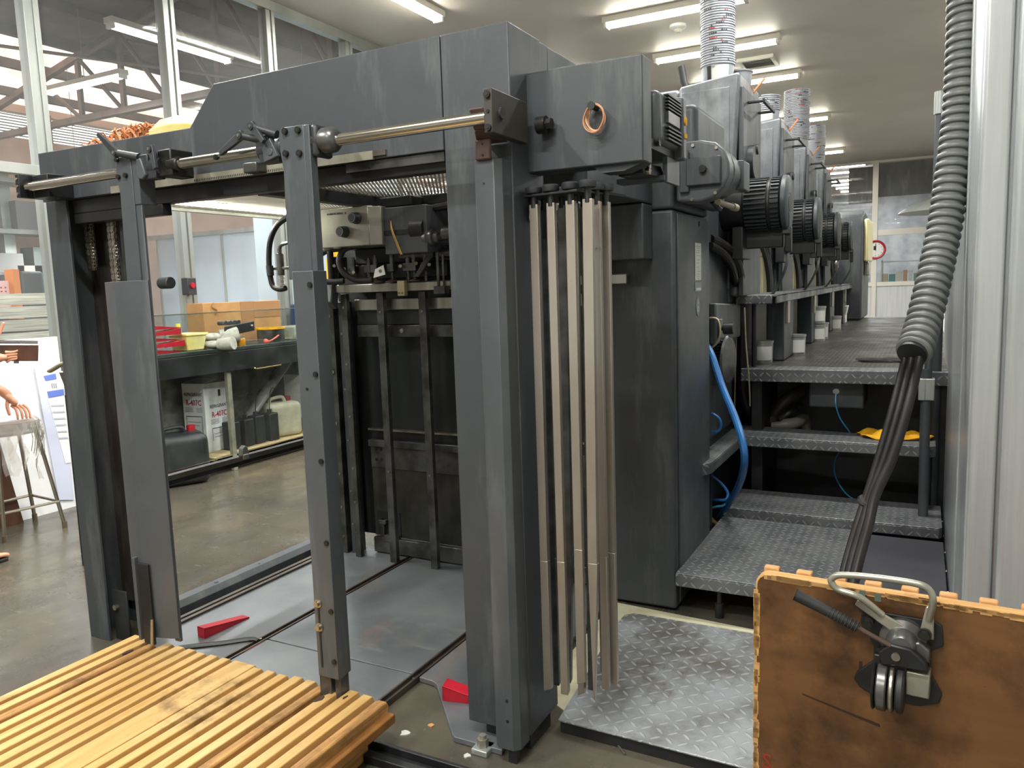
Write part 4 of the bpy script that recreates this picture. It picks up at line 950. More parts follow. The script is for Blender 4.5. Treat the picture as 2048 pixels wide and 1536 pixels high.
B(-.275, .13, 3.45, 4.40, .0, .195).build('cable_duct_box', mat('dark_violet_grey', '#4b4c52', .45, 0, '#424348', 3), None, bevel=.004, label='smooth dark grey low box with a flat top right of the lowest platform', cat='box')
# dark structure behind the steps
struct(B(-1.25, -1.05, 4.3, 12, 0, 1.45), 'trim_30', 'black')
struct(B(-.98, .2, 5.9, 5.95, 0, .92), 'trim_31', 'black')
# rag, cloth, rail post
def cloth(nm, px, py, z, w_, d_, m, label, cat, seed, amp=.018):
    c = at(px, py, z=z); rr = random.Random(seed); b = MB(); N = 18; g = []
    ph = [rr.uniform(0, 6) for _ in range(6)]
    for i in range(N+1):
        row = []
        for j in range(N//2+1):
            u, v = i/N-.5, j/(N//2)-.5
            e = 1-.35*abs(v)*(1+math.sin(9*u+ph[0]))*.5
            x = c.x+w_*u*e+.02*math.sin(7*v+ph[1]); y = c.y+d_*v*(1-.5*u*u*2+.2*math.sin(6*u+ph[2]))
            zz = z+.004+amp*(.5+.5*math.sin(11*u+5*v+ph[3]))*(1-min(1, 1.6*max(abs(u), abs(v))**3*4))+amp*.5*(1+math.sin(17*u-9*v+ph[4]))*.5
            row.append(b.v((x, y, zz)))
        g.append(row)
    for a, c_ in zip(g, g[1:]):
        for j in range(len(a)-1): b.f((a[j], a[j+1], c_[j+1], c_[j]))
    o = b.build(nm, m, None, label=label, cat=cat, ang=180); md = o.modifiers.new('t', 'SOLIDIFY'); md.thickness = .003; md.offset = 1
    return o
cloth('cloth', 1788, 876, z3, .38, .17, 'yellow', 'crumpled yellow cloth lying on the upper step', 'cloth', 3, .034)
cloth('rag', 1775, 722, 1.003, .34, .16, mat('dark_rag', '#26262a', .9, 0, '#3a3036', 9), 'dark rag lying on the walkway by the conduit end', 'rag', 5, .012)
rp_ = thing('handrail_post', 'grey tube handrail post with a clamp sleeve at the right of the steps', 'post', (.04, 4.66, .25))
MB().cyl((.036, 4.66, .25), (.030, 4.66, 1.05), .025).cyl((.040, 4.66, 1.0), (.055, 4.66, 2.40), .019).build('tube', 'grey2', rp_)
MB().box(-.002, .072, 4.625, 4.695, .885, 1.0).box(-.004, .03, 4.622, 4.63, .885, 1.0).build('clamp', 'alu', rp_, bevel=.006)
MB().cyl((.055, 4.66, 2.35), (.056, 4.66, 2.46), .028).build('end_cap', 'alu', rp_)
MB().box(.02, .09, 4.64, 4.70, 1.58, 1.78).build('bracket', 'grey2', rp_, bevel=.01)
rp2 = MB().cyl((.085, 4.99, .0), (.085, 4.99, 1.35), .024).build('rail_upright', 'grey2', None, label='second grey upright behind the handrail post at the walkway corner', cat='post')
# ================================================================== FLOOR PLATES
fp = thing('pile_floor_plate', 'worn grey steel floor plate with two guide grooves inside the gantry', 'floor plate', (-2.2, 2.9, 0))
MB().box(-3.12, -2.60, 2.0, 3.62, .002, .022).build('left_plate', 'plate', fp, bevel=.002)
MB().box(-2.56, -1.775, 2.44, 3.62, .002, .022).build('middle_plate', 'plate', fp, bevel=.002)
MB().prism([(-2.56, 1.99), (-1.775, 1.99), (-1.775, 2.434), (-2.56, 2.434)], 'z', .002, .022).build('front_plate', 'plate', fp, bevel=.002)
MB().prism([(-1.735, 2.425), (-1.665, 2.42), (-1.64, 2.405), (-1.40, 2.135), (-1.385, 2.125), (-1.20, 2.125), (-1.31, 2.55), (-1.31, 3.62), (-1.735, 3.62)], 'z', .002, .022).build('right_plate', 'plate', fp, bevel=.002)
gr = MB()
for x in (-2.58, -1.755): gr.box(x-.02, x-.012, 1.99 if x > -2 else 2.0, 3.62, .002, .026).box(x+.010, x+.018, 2.0, 3.62, .002, .026).box(x-.012, x+.010, 2.0, 3.62, .002, .012)
gr.build('guide_groove', mat('brown_groove_steel', '#574c45', .4, .5, '#3d3936', 8), fp)
MB().box(-1.772, -1.768, 2.05, 2.44, .003, .024).box(-2.561, -2.557, 2.3, 2.42, .022, .0235).build('red_edge', mat('worn_red_paint', '#8c3030', .6, 0, '#4a3a36', 14), fp)
MB().cyl((-1.745, 2.40, .026), (-1.745, 2.40, .028), .006).cyl((-2.585, 2.42, .026), (-2.585, 2.42, .028), .006).build('groove_screw', 'steel', fp)
gd = MB()
for x in (-3.115, -3.075): gd.box(x-.012, x+.012, 2.05, 3.6, .022, .034)
gd.build('side_ledge', mat('brown_ledge_steel', '#5b5048', .45, .4, '#454039', 8), fp, bevel=.002)
rl = thing('floor_side_rail', 'blue grey steel side rail on the floor left of the pile plate', 'rail', (-3.22, 2.9, 0))
MB().prism([(-3.28, .0), (-3.17, .0), (-3.17, .05), (-3.20, .075), (-3.26, .075), (-3.28, .06)], 'y', 2.40, 3.66).build('rail_body', 'grey2', rl, bevel=.002)
MB().cyl((-3.225, 2.75, .074), (-3.225, 2.75, .0765), .011).cyl((-3.225, 3.05, .074), (-3.225, 3.05, .0765), .007).build('rail_hole', 'black', rl)
# curved black guide strip
MB().tube([(-2.86, 2.20, .028), (-2.80, 2.25, .028), (-2.70, 2.33, .028), (-2.645, 2.385, .028), (-2.61, 2.40, .028), (-2.60, 2.385, .028)], .02, n=8, flat=.25).build('guide_strip', 'black', None, label='black bent strip lying on the floor plate next to the left groove', cat='strip')
tr = thing('pallet_track', 'dark channel track on the concrete in front of the gantry', 'track', (-1.4, 1.95, 0))
MB().box(-2.4, -1.2, 1.90, 1.93, .0, .03).box(-2.4, -1.2, 1.975, 1.99, .0, .03).box(-2.4, -1.2, 1.93, 1.975, .0, .006).build('track_channel', 'black', tr, bevel=.003)
# anchor bolt and wood chips at post foot
ab = thing('anchor_bolt', 'white levelling foot with a bolt under the right gantry post', 'levelling foot', (-1.27, 2.12, 0))
MB().box(-1.30, -1.24, 2.09, 2.155, 0, .022).build('foot_block', 'alu', ab, bevel=.004)
MB().cyl((-1.27, 2.12, .022), (-1.27, 2.12, .05), .02, n=6).cyl((-1.27, 2.12, .05), (-1.27, 2.12, .062), .012).build('bolt', 'silver', ab)
for k, (px, py, s, m_, l) in enumerate(((862, 1452, .014, 'woodend', 'small yellowish chip on the concrete before the notched plate'), (810, 1468, .02, 'paper', 'whitish smear of dried glue on the concrete near the pallet corner'), (935, 1512, .013, 'paper', 'pale splinter on the concrete beside the levelling foot'))):
    p = at(px, py, z=.0); b = MB(); n = 9
    b.prism([(p.x+s*R.uniform(.5, 1.2)*math.cos(2*PI*i/n), p.y+s*R.uniform(.5, 1.2)*math.sin(2*PI*i/n)) for i in range(n)], 'z', .0, .004)
    b.build('floor_chip', m_, None, label=l, cat='debris')
# red wedges
def wedge(nm, label, loc, rz, L=.24, w_=.055, h=.055, group=None):
    t = thing(nm, label, 'wedge', loc, group, rz=rz)
    b = MB().prism([(-L/2, 0), (L/2, 0), (L/2, .006), (-L/2, h)], 'y', -w_/2, -w_/2+.005)
    b.prism([(-L/2, 0), (L/2, 0), (L/2, .006), (-L/2, h)], 'y', w_/2-.005, w_/2)
    b.hexa([(-L/2, -w_/2, h-.006), (L/2, -w_/2, .001), (L/2, w_/2, .001), (-L/2, w_/2, h-.006), (-L/2, -w_/2, h), (L/2, -w_/2, .007), (L/2, w_/2, .007), (-L/2, w_/2, h)])
    b.box(-L/2, -L/2+.005, -w_/2, w_/2, 0, h)
    b.build('wedge_shell', 'red', t, local=True, bevel=.0012)
    r = MB()
    for k in range(1, 6):
        x = -L/2+k*L/7; hh = h*(1-k/7)
        r.box(x, x+.003, -w_/2+.004, w_/2-.004, 0.001, hh-.003)
    r.box(-L/2+.004, L/2*.6, -.0015, .0015, .001, .012)
    r.build('ribs', 'red', t, local=True)
    return t
wedge('red_wedge', 'red plastic wedge lying on the floor plate near the left groove', (-2.845, 2.45, .022), math.radians(86), .25, .05, .05)
wedge('red_wedge', 'red plastic wedge half hidden behind the right gantry post', (-1.46, 2.36, .022), math.radians(12), .2, .06, .06)
# pale floor stripe and checker floor plate
struct(MB().prism([(-1.27, 2.55), (-1.10, 2.45), (-1.10, 3.30), (-.6, 3.32), (-.6, 3.42), (-1.30, 3.47)], 'z', .0005, .004), 'trim_40', mat('pale_yellow_floor_paint', '#d8d4b6', .5, 0, '#c4bf9c', 8))
cp = MB().prism([(-1.085, 2.325), (.35, 2.30), (.35, 3.28), (-1.13, 3.28), (-1.165, 3.24), (-1.165, 3.16)], 'z', .044, .052)
cpt = thing('floor_checker_plate', 'worn whitish checker plate lying raised on the floor under the hanging bars', 'floor plate', (-.4, 2.8, 0))
cp.build('plate', 'chkw', cpt, bevel=.003)
MB().prism([(-1.08, 2.335), (.33, 2.31), (.33, 3.26), (-1.12, 3.26), (-1.155, 3.22), (-1.15, 3.15)], 'z', .0, .044).build('plate_base', 'black', cpt)
MB().tube([at(1195, 1455, z=.008), at(1225, 1478, z=.006), at(1250, 1508, z=.006)], .003, n=5).build('wire', mat('brown_wire', '#5d554c', .6), None, label='thin brown wire on the concrete in front of the checker floor plate', cat='wire')

# ================================================================== SLATTED PALLET (lying)
pl = thing('slatted_pallet', 'low yellow wooden pallet with long narrow slats in the lower left foreground', 'pallet', (-2.2, 1.4, 0))
ztop = .17; xs0, xs1 = -2.865, -1.552; n = 20; unit = (xs1-xs0)/(n+.75)
x = xs0; yb = .75; sl = []
rs = random.Random(11)
for k in range(n):
    wd = unit*(1.65 if k == 9 else .60); pitch = unit*(1.75 if k == 9 else 1.0)
    ye = 2.02+rs.uniform(-.008, .008)
    if k == 2: ye = 1.985
    h0 = .125; b = MB()
    # slat with rounded, slightly worn end
    prof = [(yb, h0), (ye, h0), (ye+.002, h0+.022), (ye-.006, ztop-.004), (ye-.012, ztop), (yb, ztop)]
    if k == n-1: prof = [(yb, h0-.03), (ye-.03, h0-.03), (ye-.005, h0), (ye+.002, h0+.018), (ye-.01, ztop-.006), (ye-.03, ztop-.001), (yb, ztop)]
    b.prism(prof, 'x', x, x+wd)
    sl.append((x, wd))
    m_ = 'woodend' if k in (2, 15, 19) else 'wood'
    o = b.build('slat', m_, pl, bevel=.003 if m_ == 'wood' else .006, seg=2)
    x += pitch
bd = MB().box(xs0-.01, xs1+.004, yb, 2.015, .095, .1265)
bd.build('base_board', mat('brown_board_between_slats', '#8f6230', .5, 0, '#7c5226', 8), pl, bevel=.004)
br_ = MB()
for xx in (xs0+.02, (xs0+xs1)/2-.04, xs1-.14): br_.box(xx, xx+.09, yb+.02, 1.93, .0, .095)
br_.build('bearer', 'woodend', pl, bevel=.004)
# worn dark gouges near slat ends
for (px, py, s) in ((257, 1303, .03), (300, 1285, .02), (638, 1398, .03), (655, 1385, .02), (690, 1395, .015)):
    p = at(px, py, z=ztop+.0005); nn = 8
    MB().prism([(p.x+s*.45*math.cos(2*PI*i/nn)*rs.uniform(.6, 1.1), p.y+s*math.sin(2*PI*i/nn)*rs.uniform(.6, 1.1)) for i in range(nn)], 'z', ztop-.004, ztop+.0012).build('gouge', mat('dark_gouge', '#3b2516', .8), pl)

# ================================================================== SLATTED PLATFORM STANDING ON EDGE, WITH CASTER
a0 = Vector((-.362, 2.0, 0)); a1 = Vector((.217, 1.957, 0)); ud = (a1-a0).normalized(); nd = Vector((ud.y, -ud.x, 0))  # nd: towards the camera
bt = thing('standing_platform', 'brown plywood platform standing on its edge with slat ends showing above its top edge', 'platform', tuple(a0))
TOPZ = .80; LN = 1.05
Xf = Matrix(((ud.x, nd.x, 0, a0.x), (ud.y, nd.y, 0, a0.y), (0, 0, 1, 0), (0, 0, 0, 1)))   # (u, toward camera, z)
def bb(): m = MB(); m.X = Xf; return m
def rc(u0, u1, z0, z1, r): 
    return [(u0, z0), (u1, z0), (u1, z1)]+[(u0+r-r*math.sin(a*PI/8), z1-r+r*math.cos(a*PI/8)) for a in range(5)]
b = bb(); b.prism(rc(.006, LN, 0, TOPZ-.004, .026), 'y', -.004, .0); b.build('ply_face', 'ply', bt)
b = bb(); b.prism(rc(.0, LN, 0, TOPZ, .03), 'y', -.040, -.004); b.build('ply_core', 'plyedge', bt, bevel=.004)
# frayed edge splinters along top and left edge
fr = bb(); rs = random.Random(4)
for k in range(150):
    u = rs.uniform(.02, LN-.02); L = rs.uniform(.01, .05); d = rs.uniform(.001, .004)
    fr.box(u, u+L, -.006, .0012, TOPZ-.004-rs.uniform(.001, .010), TOPZ+rs.uniform(-.001, .0025))
for k in range(90):
    z = rs.uniform(.02, TOPZ-.03); L = rs.uniform(.008, .04)
    fr.box(-rs.uniform(0, .004), .006+rs.uniform(0, .008), -.030*rs.random(), .0012, z, z+L)
fr.build('frayed_edge', 'plyedge', bt, bevel=.001)
for k in range(13):
    b = bb(); u = .012+k*.0805; b.box(u, u+.038, -.062, -.040, 0.0, TOPZ+.007); b.build('slat', 'peg', bt, bevel=.004)
dk = mat('dark_varnish_scratch', '#2c160d', .6)
b = bb(); b.prism([(.25, .558), (.258, .558), (.258, .62), (.251, .62)], 'y', 0, .0012).prism([(.282, .555), (.29, .555), (.29, .615), (.283, .615)], 'y', 0, .0012)
b.hexa([(.12, -.0005, .500), (.30, -.0005, .462), (.30, .0012, .462), (.12, .0012, .500), (.12, -.0005, .502), (.30, -.0005, .469), (.30, .0012, .469), (.12, .0012, .502)]); b.build('scratch', dk, bt)
b = bb(); b.box(.248, .262, -.0035, .0015, TOPZ-.021, TOPZ-.001).box(.282, .296, -.0035, .0015, TOPZ-.022, TOPZ-.002).build('green_mark', mat('greenish_paint_mark', '#5b6a60', .6), bt)
text('S', .06, mat('red_marking', '#8e2f22', .6), Xf @ Vector((.02, .0008, .27)), ud, (0, 0, 1), 'red_letter', bt)
# caster clamp (own thing, bolted to the board)
cs = thing('caster_wheel_unit', 'steel castor with a lever and a loop handle mounted on the standing platform', 'castor', tuple(Xf @ Vector((.33, .0, .55))))
def uz(px, py, off=0.): # pixel -> board coordinates on the plane parallel to the face
    d = _fw + (px-1024)/FPX*_r2 - (py-768)/FPX*_u2; o = Vector((0, 0, CAMZ)); P0 = a0+nd*off
    t = (P0-o).dot(nd)/d.dot(nd); p = o+d*t-a0; return p.dot(ud), p.z
b = bb(); q_ = [uz(*p) for p in ((1725, 1215), (1870, 1240), (1885, 1250), (1888, 1290), (1862, 1300), (1862, 1345), (1885, 1385), (1878, 1405), (1840, 1410), (1760, 1395), (1720, 1372), (1708, 1355), (1715, 1340), (1748, 1318), (1748, 1290), (1722, 1240))]
b.prism(q_[::-1], 'y', .0, .008).build('base_plate', 'black', cs, bevel=.003)
def bx(u0, u1, y0, y1, z0, z1): m = bb(); return m.box(u0, u1, y0, y1, z0, z1)
# handle loop
hp = [(1795, 1262), (1765, 1230), (1720, 1195), (1678, 1180), (1663, 1165), (1665, 1156), (1685, 1150), (1760, 1156), (1835, 1168), (1860, 1182), (1866, 1205), (1858, 1240), (1852, 1275)]
pts = []
for i, p in enumerate(hp):
    off = .05 if 1 < i < 11 else .03
    u_, z_ = uz(p[0], p[1], off); pts.append(Vector((u_, off, z_)))
b = bb(); b.tube(pts[1:-1], .008, n=12, smooth=5).build('handle_loop', 'silver', cs)
for (A, Bp) in (((1712, 1205), (1800, 1262)), ((1860, 1215), (1852, 1278))):
    u0, z0 = uz(*A, .035); u1, z1 = uz(*Bp, .035); d = Vector((u1-u0, z1-z0)).normalized(); pn = Vector((-d.y, d.x))*.016
    b = bb(); b.prism([(u0-pn.x*.5, z0-pn.y*.5), (u0+pn.x*.5, z0+pn.y*.5), (u1+pn.x, z1+pn.y), (u1-pn.x, z1-pn.y)], 'y', .026, .034).build('handle_lug', 'silver', cs, bevel=.003)
for p in ((1735, 1245), (1850, 1268)):
    u_, z_ = uz(*p, .035); b = bb(); b.cyl((u_, .0, z_), (u_, .042, z_), .014, n=20).cyl((u_, .042, z_), (u_, .050, z_), .011, n=6).build('lug_bolt', 'bolt', cs)
# body
u_, z_ = uz(1803, 1290, .05)
b = bb(); b.lathe([(.0, 0), (.05, 0), (.05, .02), (.035, .03), (.03, .05), (.022, .058), (0, .06)], (u_, .005, z_), (0, 1, 0), 28).build('swivel_boss', 'dsteel', cs)
q_ = [uz(p[0], p[1], .07) for p in ((1757, 1303), (1780, 1288), (1820, 1298), (1850, 1325), (1856, 1345), (1800, 1335), (1760, 1327))]
b = bb(); b.prism(q_[::-1], 'y', .045, .072).build('fork_cover', 'black', cs, bevel=.004)
u2_, z2_ = uz(1792, 1312, .07); b = bb(); b.cyl((u2_, .072, z2_), (u2_, .078, z2_), .0095, n=16).build('cover_screw', 'steel', cs)
q_ = [uz(p[0], p[1], .04) for p in ((1810, 1282), (1840, 1282), (1860, 1300), (1860, 1325), (1830, 1310))]
b = bb(); b.prism(q_[::-1], 'y', .008, .05).build('side_cheek', 'dsteel', cs, bevel=.004)
# white block
u3, z3_ = uz(1812, 1342, .06); u4, z4_ = uz(1858, 1400, .06)
bx(u3, u4, .01, .06, z4_, z3_).build('white_block', 'silver', cs, bevel=.003)
# lever
L0 = uz(1596, 1192, .09); L1 = uz(1655, 1222, .085); L2 = uz(1715, 1255, .08); L3 = uz(1780, 1292, .07)
b = bb(); b.cyl((L2[0], .08, L2[1]), (L3[0], .068, L3[1]), .0055, n=10).build('lever_rod', mat('brown_steel_rod', '#6b5650', .4, .6), cs)
b = bb(); b.tube([(L0[0]-.004, .09, L0[1]+.002), (L0[0], .09, L0[1]), (L1[0], .085, L1[1]), (L2[0], .08, L2[1])], .0155, n=18, smooth=3, rfun=lambda t, i: .8 if i == 0 else 1.0-.25*t).build('lever_grip', 'rubber', cs)
g = bb(); dv = Vector((L2[0]-L1[0], -.005, L2[1]-L1[1])); 
for k in range(9):
    p = Vector((L1[0], .085, L1[1]))+dv*(k/9+.06); g.lathe([(.0128, -.0012), (.0140, 0), (.0128, .0012)], p, dv, 16)
g.build('grip_ring', 'knob', cs)
# wheel pair, axle parallel to the board edge
wc = uz(1780, 1372, .05); b = bb()
WR = .055
def wheel(u0, u1, m, nm, r=WR):
    m_ = bb(); m_.lathe([(.0, 0), (r*.5, 0), (r*.93, .001), (r, .004), (r, (u1-u0)-.004), (r*.93, (u1-u0)-.001), (r*.5, u1-u0), (0, u1-u0)], (u0, .058, wc[1]), (1, 0, 0), 32)
    return m_.build(nm, m, cs)
w1 = wheel(wc[0]-.027, wc[0]-.003, 'dsteel', 'wheel'); w2 = wheel(wc[0]-.001, wc[0]+.012, 'steel', 'wheel'); w3 = wheel(wc[0]+.014, wc[0]+.032, 'rubber', 'wheel', WR*.96)
wheel(wc[0]-.036, wc[0]-.028, 'black', 'fork_side', WR*1.02)
bx(wc[0]-.036, wc[0]+.036, .02, .06, wc[1]+.03, z2_-.01).build('fork_bridge', 'black', cs, bevel=.004)

# ================================================================== RIGHT CABINET, CONDUIT, CABLES
rc_ = thing('grey_metal_cabinet', 'tall light grey metal cabinet filling the right edge of the photo', 'cabinet', (.6, 4, 0))
cabm = NT('light_grey_enamel_cabinet'); n_ = cabm.ramp(cabm.noise(4, 5, .6, stretch=(6, 6, .25)), .3, .7)
cabm.l(cabm.mix(n_, lin('#c2c6c8'), lin('#a9aeb1')), cabm.b.inputs['Base Color']); cabm.b.inputs['Metallic'].default_value = .35
cabm.l(cabm.math('ADD', cabm.math('MULTIPLY', n_, .12), .26), cabm.b.inputs['Roughness']); cabm.bump(cabm.noise(3, 3, .5, stretch=(4, 4, .3)), .15, .01)
MB().box(.145, .95, 2.92, 6.2, .04, 3.9).build('cabinet_body', cabm.m, rc_, bevel=.012, seg=3)
MB().box(.165, .95, 2.90, 6.1, .0, .04).build('plinth', 'black', rc_)
MB().box(.139, .147, 3.45, 6.0, .12, 3.6).build('side_panel', cabm.m, rc_, bevel=.003)
MB().box(.236, .95, 2.865, 2.918, .06, 3.85).build('front_door', cabm.m, rc_, bevel=.02, seg=4)
MB().box(.150, .228, 2.895, 2.918, .08, 3.85).build('door_post', cabm.m, rc_, bevel=.012, seg=4)
v_ = MB()
for k in range(9): v_.cyl((.138, 3.5+k*.28, .16), (.134, 3.5+k*.28, .16), .007, n=8)
v_.build('panel_screw', 'steel', rc_)
# corrugated conduit
cpts = [(1931, -60, 3.62), (1928, 60, 3.6), (1924, 150, 3.58), (1917, 250, 3.56), (1904, 350, 3.52), (1893, 430, 3.48), (1880, 500, 3.43), (1865, 570, 3.36), (1848, 640, 3.28), (1833, 690, 3.2), (1824, 708, 3.16)]
cv = [at(a, b, y=c) for a, b, c in cpts]
top = cv[0].copy(); top.z = CEIL; top.x = cv[0].x+.05; mid = cv[0].lerp(top, .5); mid.x = cv[0].x+.01
cv = [top, mid]+cv
ct = thing('corrugated_conduit', 'thick grey corrugated conduit hanging down from above at the right', 'conduit', tuple(cv[-1]))
L_ = sum((b-a).length for a, b in zip(cv, cv[1:]))
nring = int(L_/.034)
# resample finely, profile the rings
fine = []
b_ = MB(); pts2 = []
for i in range(len(cv)-1):
    p0, p1, p2, p3 = cv[max(i-1, 0)], cv[i], cv[i+1], cv[min(i+2, len(cv)-1)]
    for k in range(40):
        t = k/40; pts2.append(.5*((2*p1)+(-p0+p2)*t+(2*p0-5*p1+4*p2-p3)*t*t+(-p0+3*p1-3*p2+p3)*t**3))
pts2.append(cv[-1]); acc = [0]
for a, b in zip(pts2, pts2[1:]): acc.append(acc[-1]+(b-a).length)
def samp(s):
    import bisect
    i = min(max(bisect.bisect(acc, s)-1, 0), len(pts2)-2); t = (s-acc[i])/max(acc[i+1]-acc[i], 1e-9); return pts2[i].lerp(pts2[i+1], t)
prof = []; N = nring*8
for k in range(N+1): prof.append(samp(acc[-1]*k/N))
RC = .0605
def rf(t, i):
    return (.84, .99, 1.03, 1.04, 1.03, .99, .84, .82)[i % 8]
b_.tube(prof, RC, n=28, smooth=0, rfun=rf).build('conduit_body', 'hose', ct, ang=28)
e_ = MB(); d_ = (cv[-1]-cv[-2]).normalized()
e_.tube([cv[-1]-d_*.02, cv[-1]+d_*.004], RC*.84, n=24, smooth=0).build('conduit_bore', 'black', ct)
# three black cables out of the conduit
for k, (o, lab, wr) in enumerate((((-9, 0), 'left black cable coming out of the conduit end', .0125), ((4, 2), 'middle black cable coming out of the conduit end', .0125), ((20, 4), 'right and thickest black cable coming out of the conduit end', .0165))):
    cc = []
    for j, (a, b, c) in enumerate(((1822, 700, 3.2), (1812, 745, 3.15), (1790, 830, 3.0), (1765, 915, 2.86), (1740, 985, 2.75), (1722, 1045, 2.68), (1703, 1110, 2.6), (1690, 1165, 2.54), (1678, 1230, 2.46), (1672, 1290, 2.42))):
        f = (1.0, 1.0, 1.0, .9, .55, .75, .8, .8, .7, .6)[j]; cc.append(at(a+o[0]*f, b+o[1], y=c-.012*k))
    cc.append(Vector((cc[-1].x, cc[-1].y, .075)))
    MB().tube(cc, wr, n=12, smooth=5).build('cable', 'cable', None, label=lab, cat='cable')
tc_ = at(1733, 1003, y=2.725)
MB().lathe([(.026, -.008), (.030, 0), (.026, .008)], tc_, (.35, -.3, .9), 16).build('cable_tie', 'black', None, label='black tie binding the three cables together', cat='cable tie')

# ================================================================== HOSES AND CABLES BY THE CABINET
def hose(nm, pts, r, m, label, cat='hose', **k):
    return MB().tube([at(*p[:2], **({'x': p[2]} if len(p) == 3 else {'y': p[3]})) for p in pts], r, n=10, smooth=5).build(nm, m, None, label=label, cat=cat)
hose('blue_hose', [(1412, 690, 0, 4.25), (1424, 712, 0, 4.2), (1445, 775, 0, 4.12), (1468, 830, 0, 4.0), (1484, 880, 0, 3.88), (1489, 925, 0, 3.86), (1478, 970, 0, 4.1), (1458, 1005, 0, 4.4), (1440, 1035, 0, 4.5)], .0185, 'blue', 'thick blue hose looping out beside the slim cabinet door')
hose('blue_hose', [(1412, 835, 0, 4.35), (1425, 828, 0, 4.35), (1440, 840, 0, 4.35), (1440, 858, 0, 4.35), (1425, 864, 0, 4.35), (1408, 855, 0, 4.35)], .008, 'blue', 'small loop of thin blue hose above the upper step end')
hose('blue_hose', [(1410, 1010, 0, 4.4), (1425, 1000, 0, 4.4), (1450, 1000, 0, 4.4), (1455, 985, 0, 4.42), (1440, 965, 0, 4.42), (1420, 950, 0, 4.42)], .009, 'blue', 'coiled thin blue hose low behind the thick blue one')
hose('blue_hose', [(1412, 1020, 0, 4.38), (1430, 1014, 0, 4.38), (1448, 1010, 0, 4.4), (1462, 992, 0, 4.42)], .007, 'lblue', 'second thin blue line under the coiled blue hose')
hose('yellow_hose', [(1412, 1022, 0, 4.45), (1424, 1040, 0, 4.42), (1440, 1052, 0, 4.4)], .012, mat('dirty_yellow_hose', '#a59440', .5), 'short dirty yellow hose at the foot of the blue hoses')
hose('black_hose', [(1478, 590, 0, 5.0), (1484, 640, 0, 5.0), (1484, 700, 0, 5.0), (1484, 760, 0, 5.0), (1490, 800, 0, 5.05), (1505, 830, 0, 5.1), (1535, 850, 0, 5.2)], .030, 'cable', 'thick black hose bundle falling to the upper step')
hose('black_hose', [(1420, 480, 0, 4.35), (1440, 488, 0, 4.45), (1462, 505, 0, 4.6), (1476, 535, 0, 4.75), (1481, 570, 0, 4.9), (1479, 605, 0, 5.0)], .030, 'cable', 'thick black hose arching from behind the slim cabinet door')
hose('black_hose', [(1420, 492, 0, 4.3), (1440, 502, 0, 4.4), (1458, 522, 0, 4.55), (1468, 550, 0, 4.7), (1472, 580, 0, 4.9)], .022, 'cable', 'second black hose just under the arching one')
hose('thin_wire', [(1474, 600, 0, 4.9), (1472, 680, 0, 4.9), (1470, 760, 0, 4.9), (1469, 845, 0, 4.92)], .004, mat('tan_wire', '#8f7f62', .5), 'thin tan wire hanging left of the black hose bundle', 'wire')
hose('thin_wire', [(1489, 615, 0, 4.9), (1492, 690, 0, 4.9), (1498, 760, 0, 4.9), (1500, 812, 0, 4.95)], .005, mat('pale_wire', '#aaa48e', .5), 'pale wire hanging right of the black hose bundle', 'wire')
sv = thing('valve_group', 'cluster of small valves and a round knob right of the slim cabinet door', 'valve', (-1.05, 4.4, 1.2))
MB().box(-1.3, -1.03, 4.13, 4.9, .66, 2.2).build('back_plate', 'grey', sv, bevel=.02)
MB().prism([(4.3, 1.2), (4.95, 1.2), (4.95, 1.4), (4.3, 1.43)], 'x', -1.03, -.99).build('cover_rim', 'grey2', sv, bevel=.01)
p = at(1460, 657, y=4.35)
MB().cyl(p+Vector((-.10, 0, 0)), p+Vector((-.03, 0, 0)), .012).cyl(p+Vector((-.035, 0, 0)), p+Vector((.02, 0, 0)), .032, n=24).build('round_knob', 'black', sv, bevel=.003)
p = at(1432, 660, y=4.35)
MB().box(p.x-.06, p.x+.03, 4.33, 4.4, p.z-.05, p.z+.06).cyl(p+Vector((-.02, -.03, .05)), p+Vector((-.02, -.03, .10)), .015).build('valve_body', 'dsteel', sv, bevel=.006)
MB().tube([at(1418, 636, y=4.3), at(1436, 640, y=4.27), at(1440, 670, y=4.27), at(1430, 690, y=4.3), at(1415, 700, y=4.33)], .006).build('loop_wire', mat('cream_wire', '#c9bfa0', .5), sv)
c_ = MB()
for k in range(8): c_.lathe([(.045, -.006), (.053, 0), (.045, .006)], at(1428, 682+6*k, y=4.42), (0, .2, 1), 18)
c_.build('corrugated_sleeve', 'black', sv)
MB().lathe([(.0, 0), (.13, 0), (.14, .01), (.13, .02), (0, .02)], at(1452, 720, y=4.5), (1, -.1, 0), 28).build('round_disc', 'dsteel', sv)
# ================================================================== ink tubs under the footboard
for k, (dy, z, y_, st) in enumerate(((0, 0, 5.95, 1), (0, 0, 7.25, 1), (0, .155, 7.35, 1), (0, 0, 7.42, 1), (0, 0, 8.75, 1), (0, 0, 5.36, 0))):
    nm = ('paint_tin', 'with a white label between the first two footboard columns', 'at the front of the group between the second and third columns', 'stacked on another between the second and third columns', 'standing behind the front one between second and third columns', 'between the third and fourth footboard columns', 'pale slim tin left of the first footboard column')
    xx = -.80 if k != 5 else -.93
    if k == 2: y_ = 7.25
    if k == 3: y_ = 7.50
    t = thing('ink_can', 'grey ink can '+nm[k+1], 'ink can', (xx, y_, 1.0+z), 'ink cans under the footboard')
    b = MB().lathe([(0, 0), (.065, 0), (.068, .13), (.071, .132), (.071, .146), (0, .146)], (xx, y_, 1.0+z), n=26); b.build('can_body', 'alu', t)
    wrap(t, .077, -1.9, -.4, .02, .11, 'white', 'can_label', h=1.0)
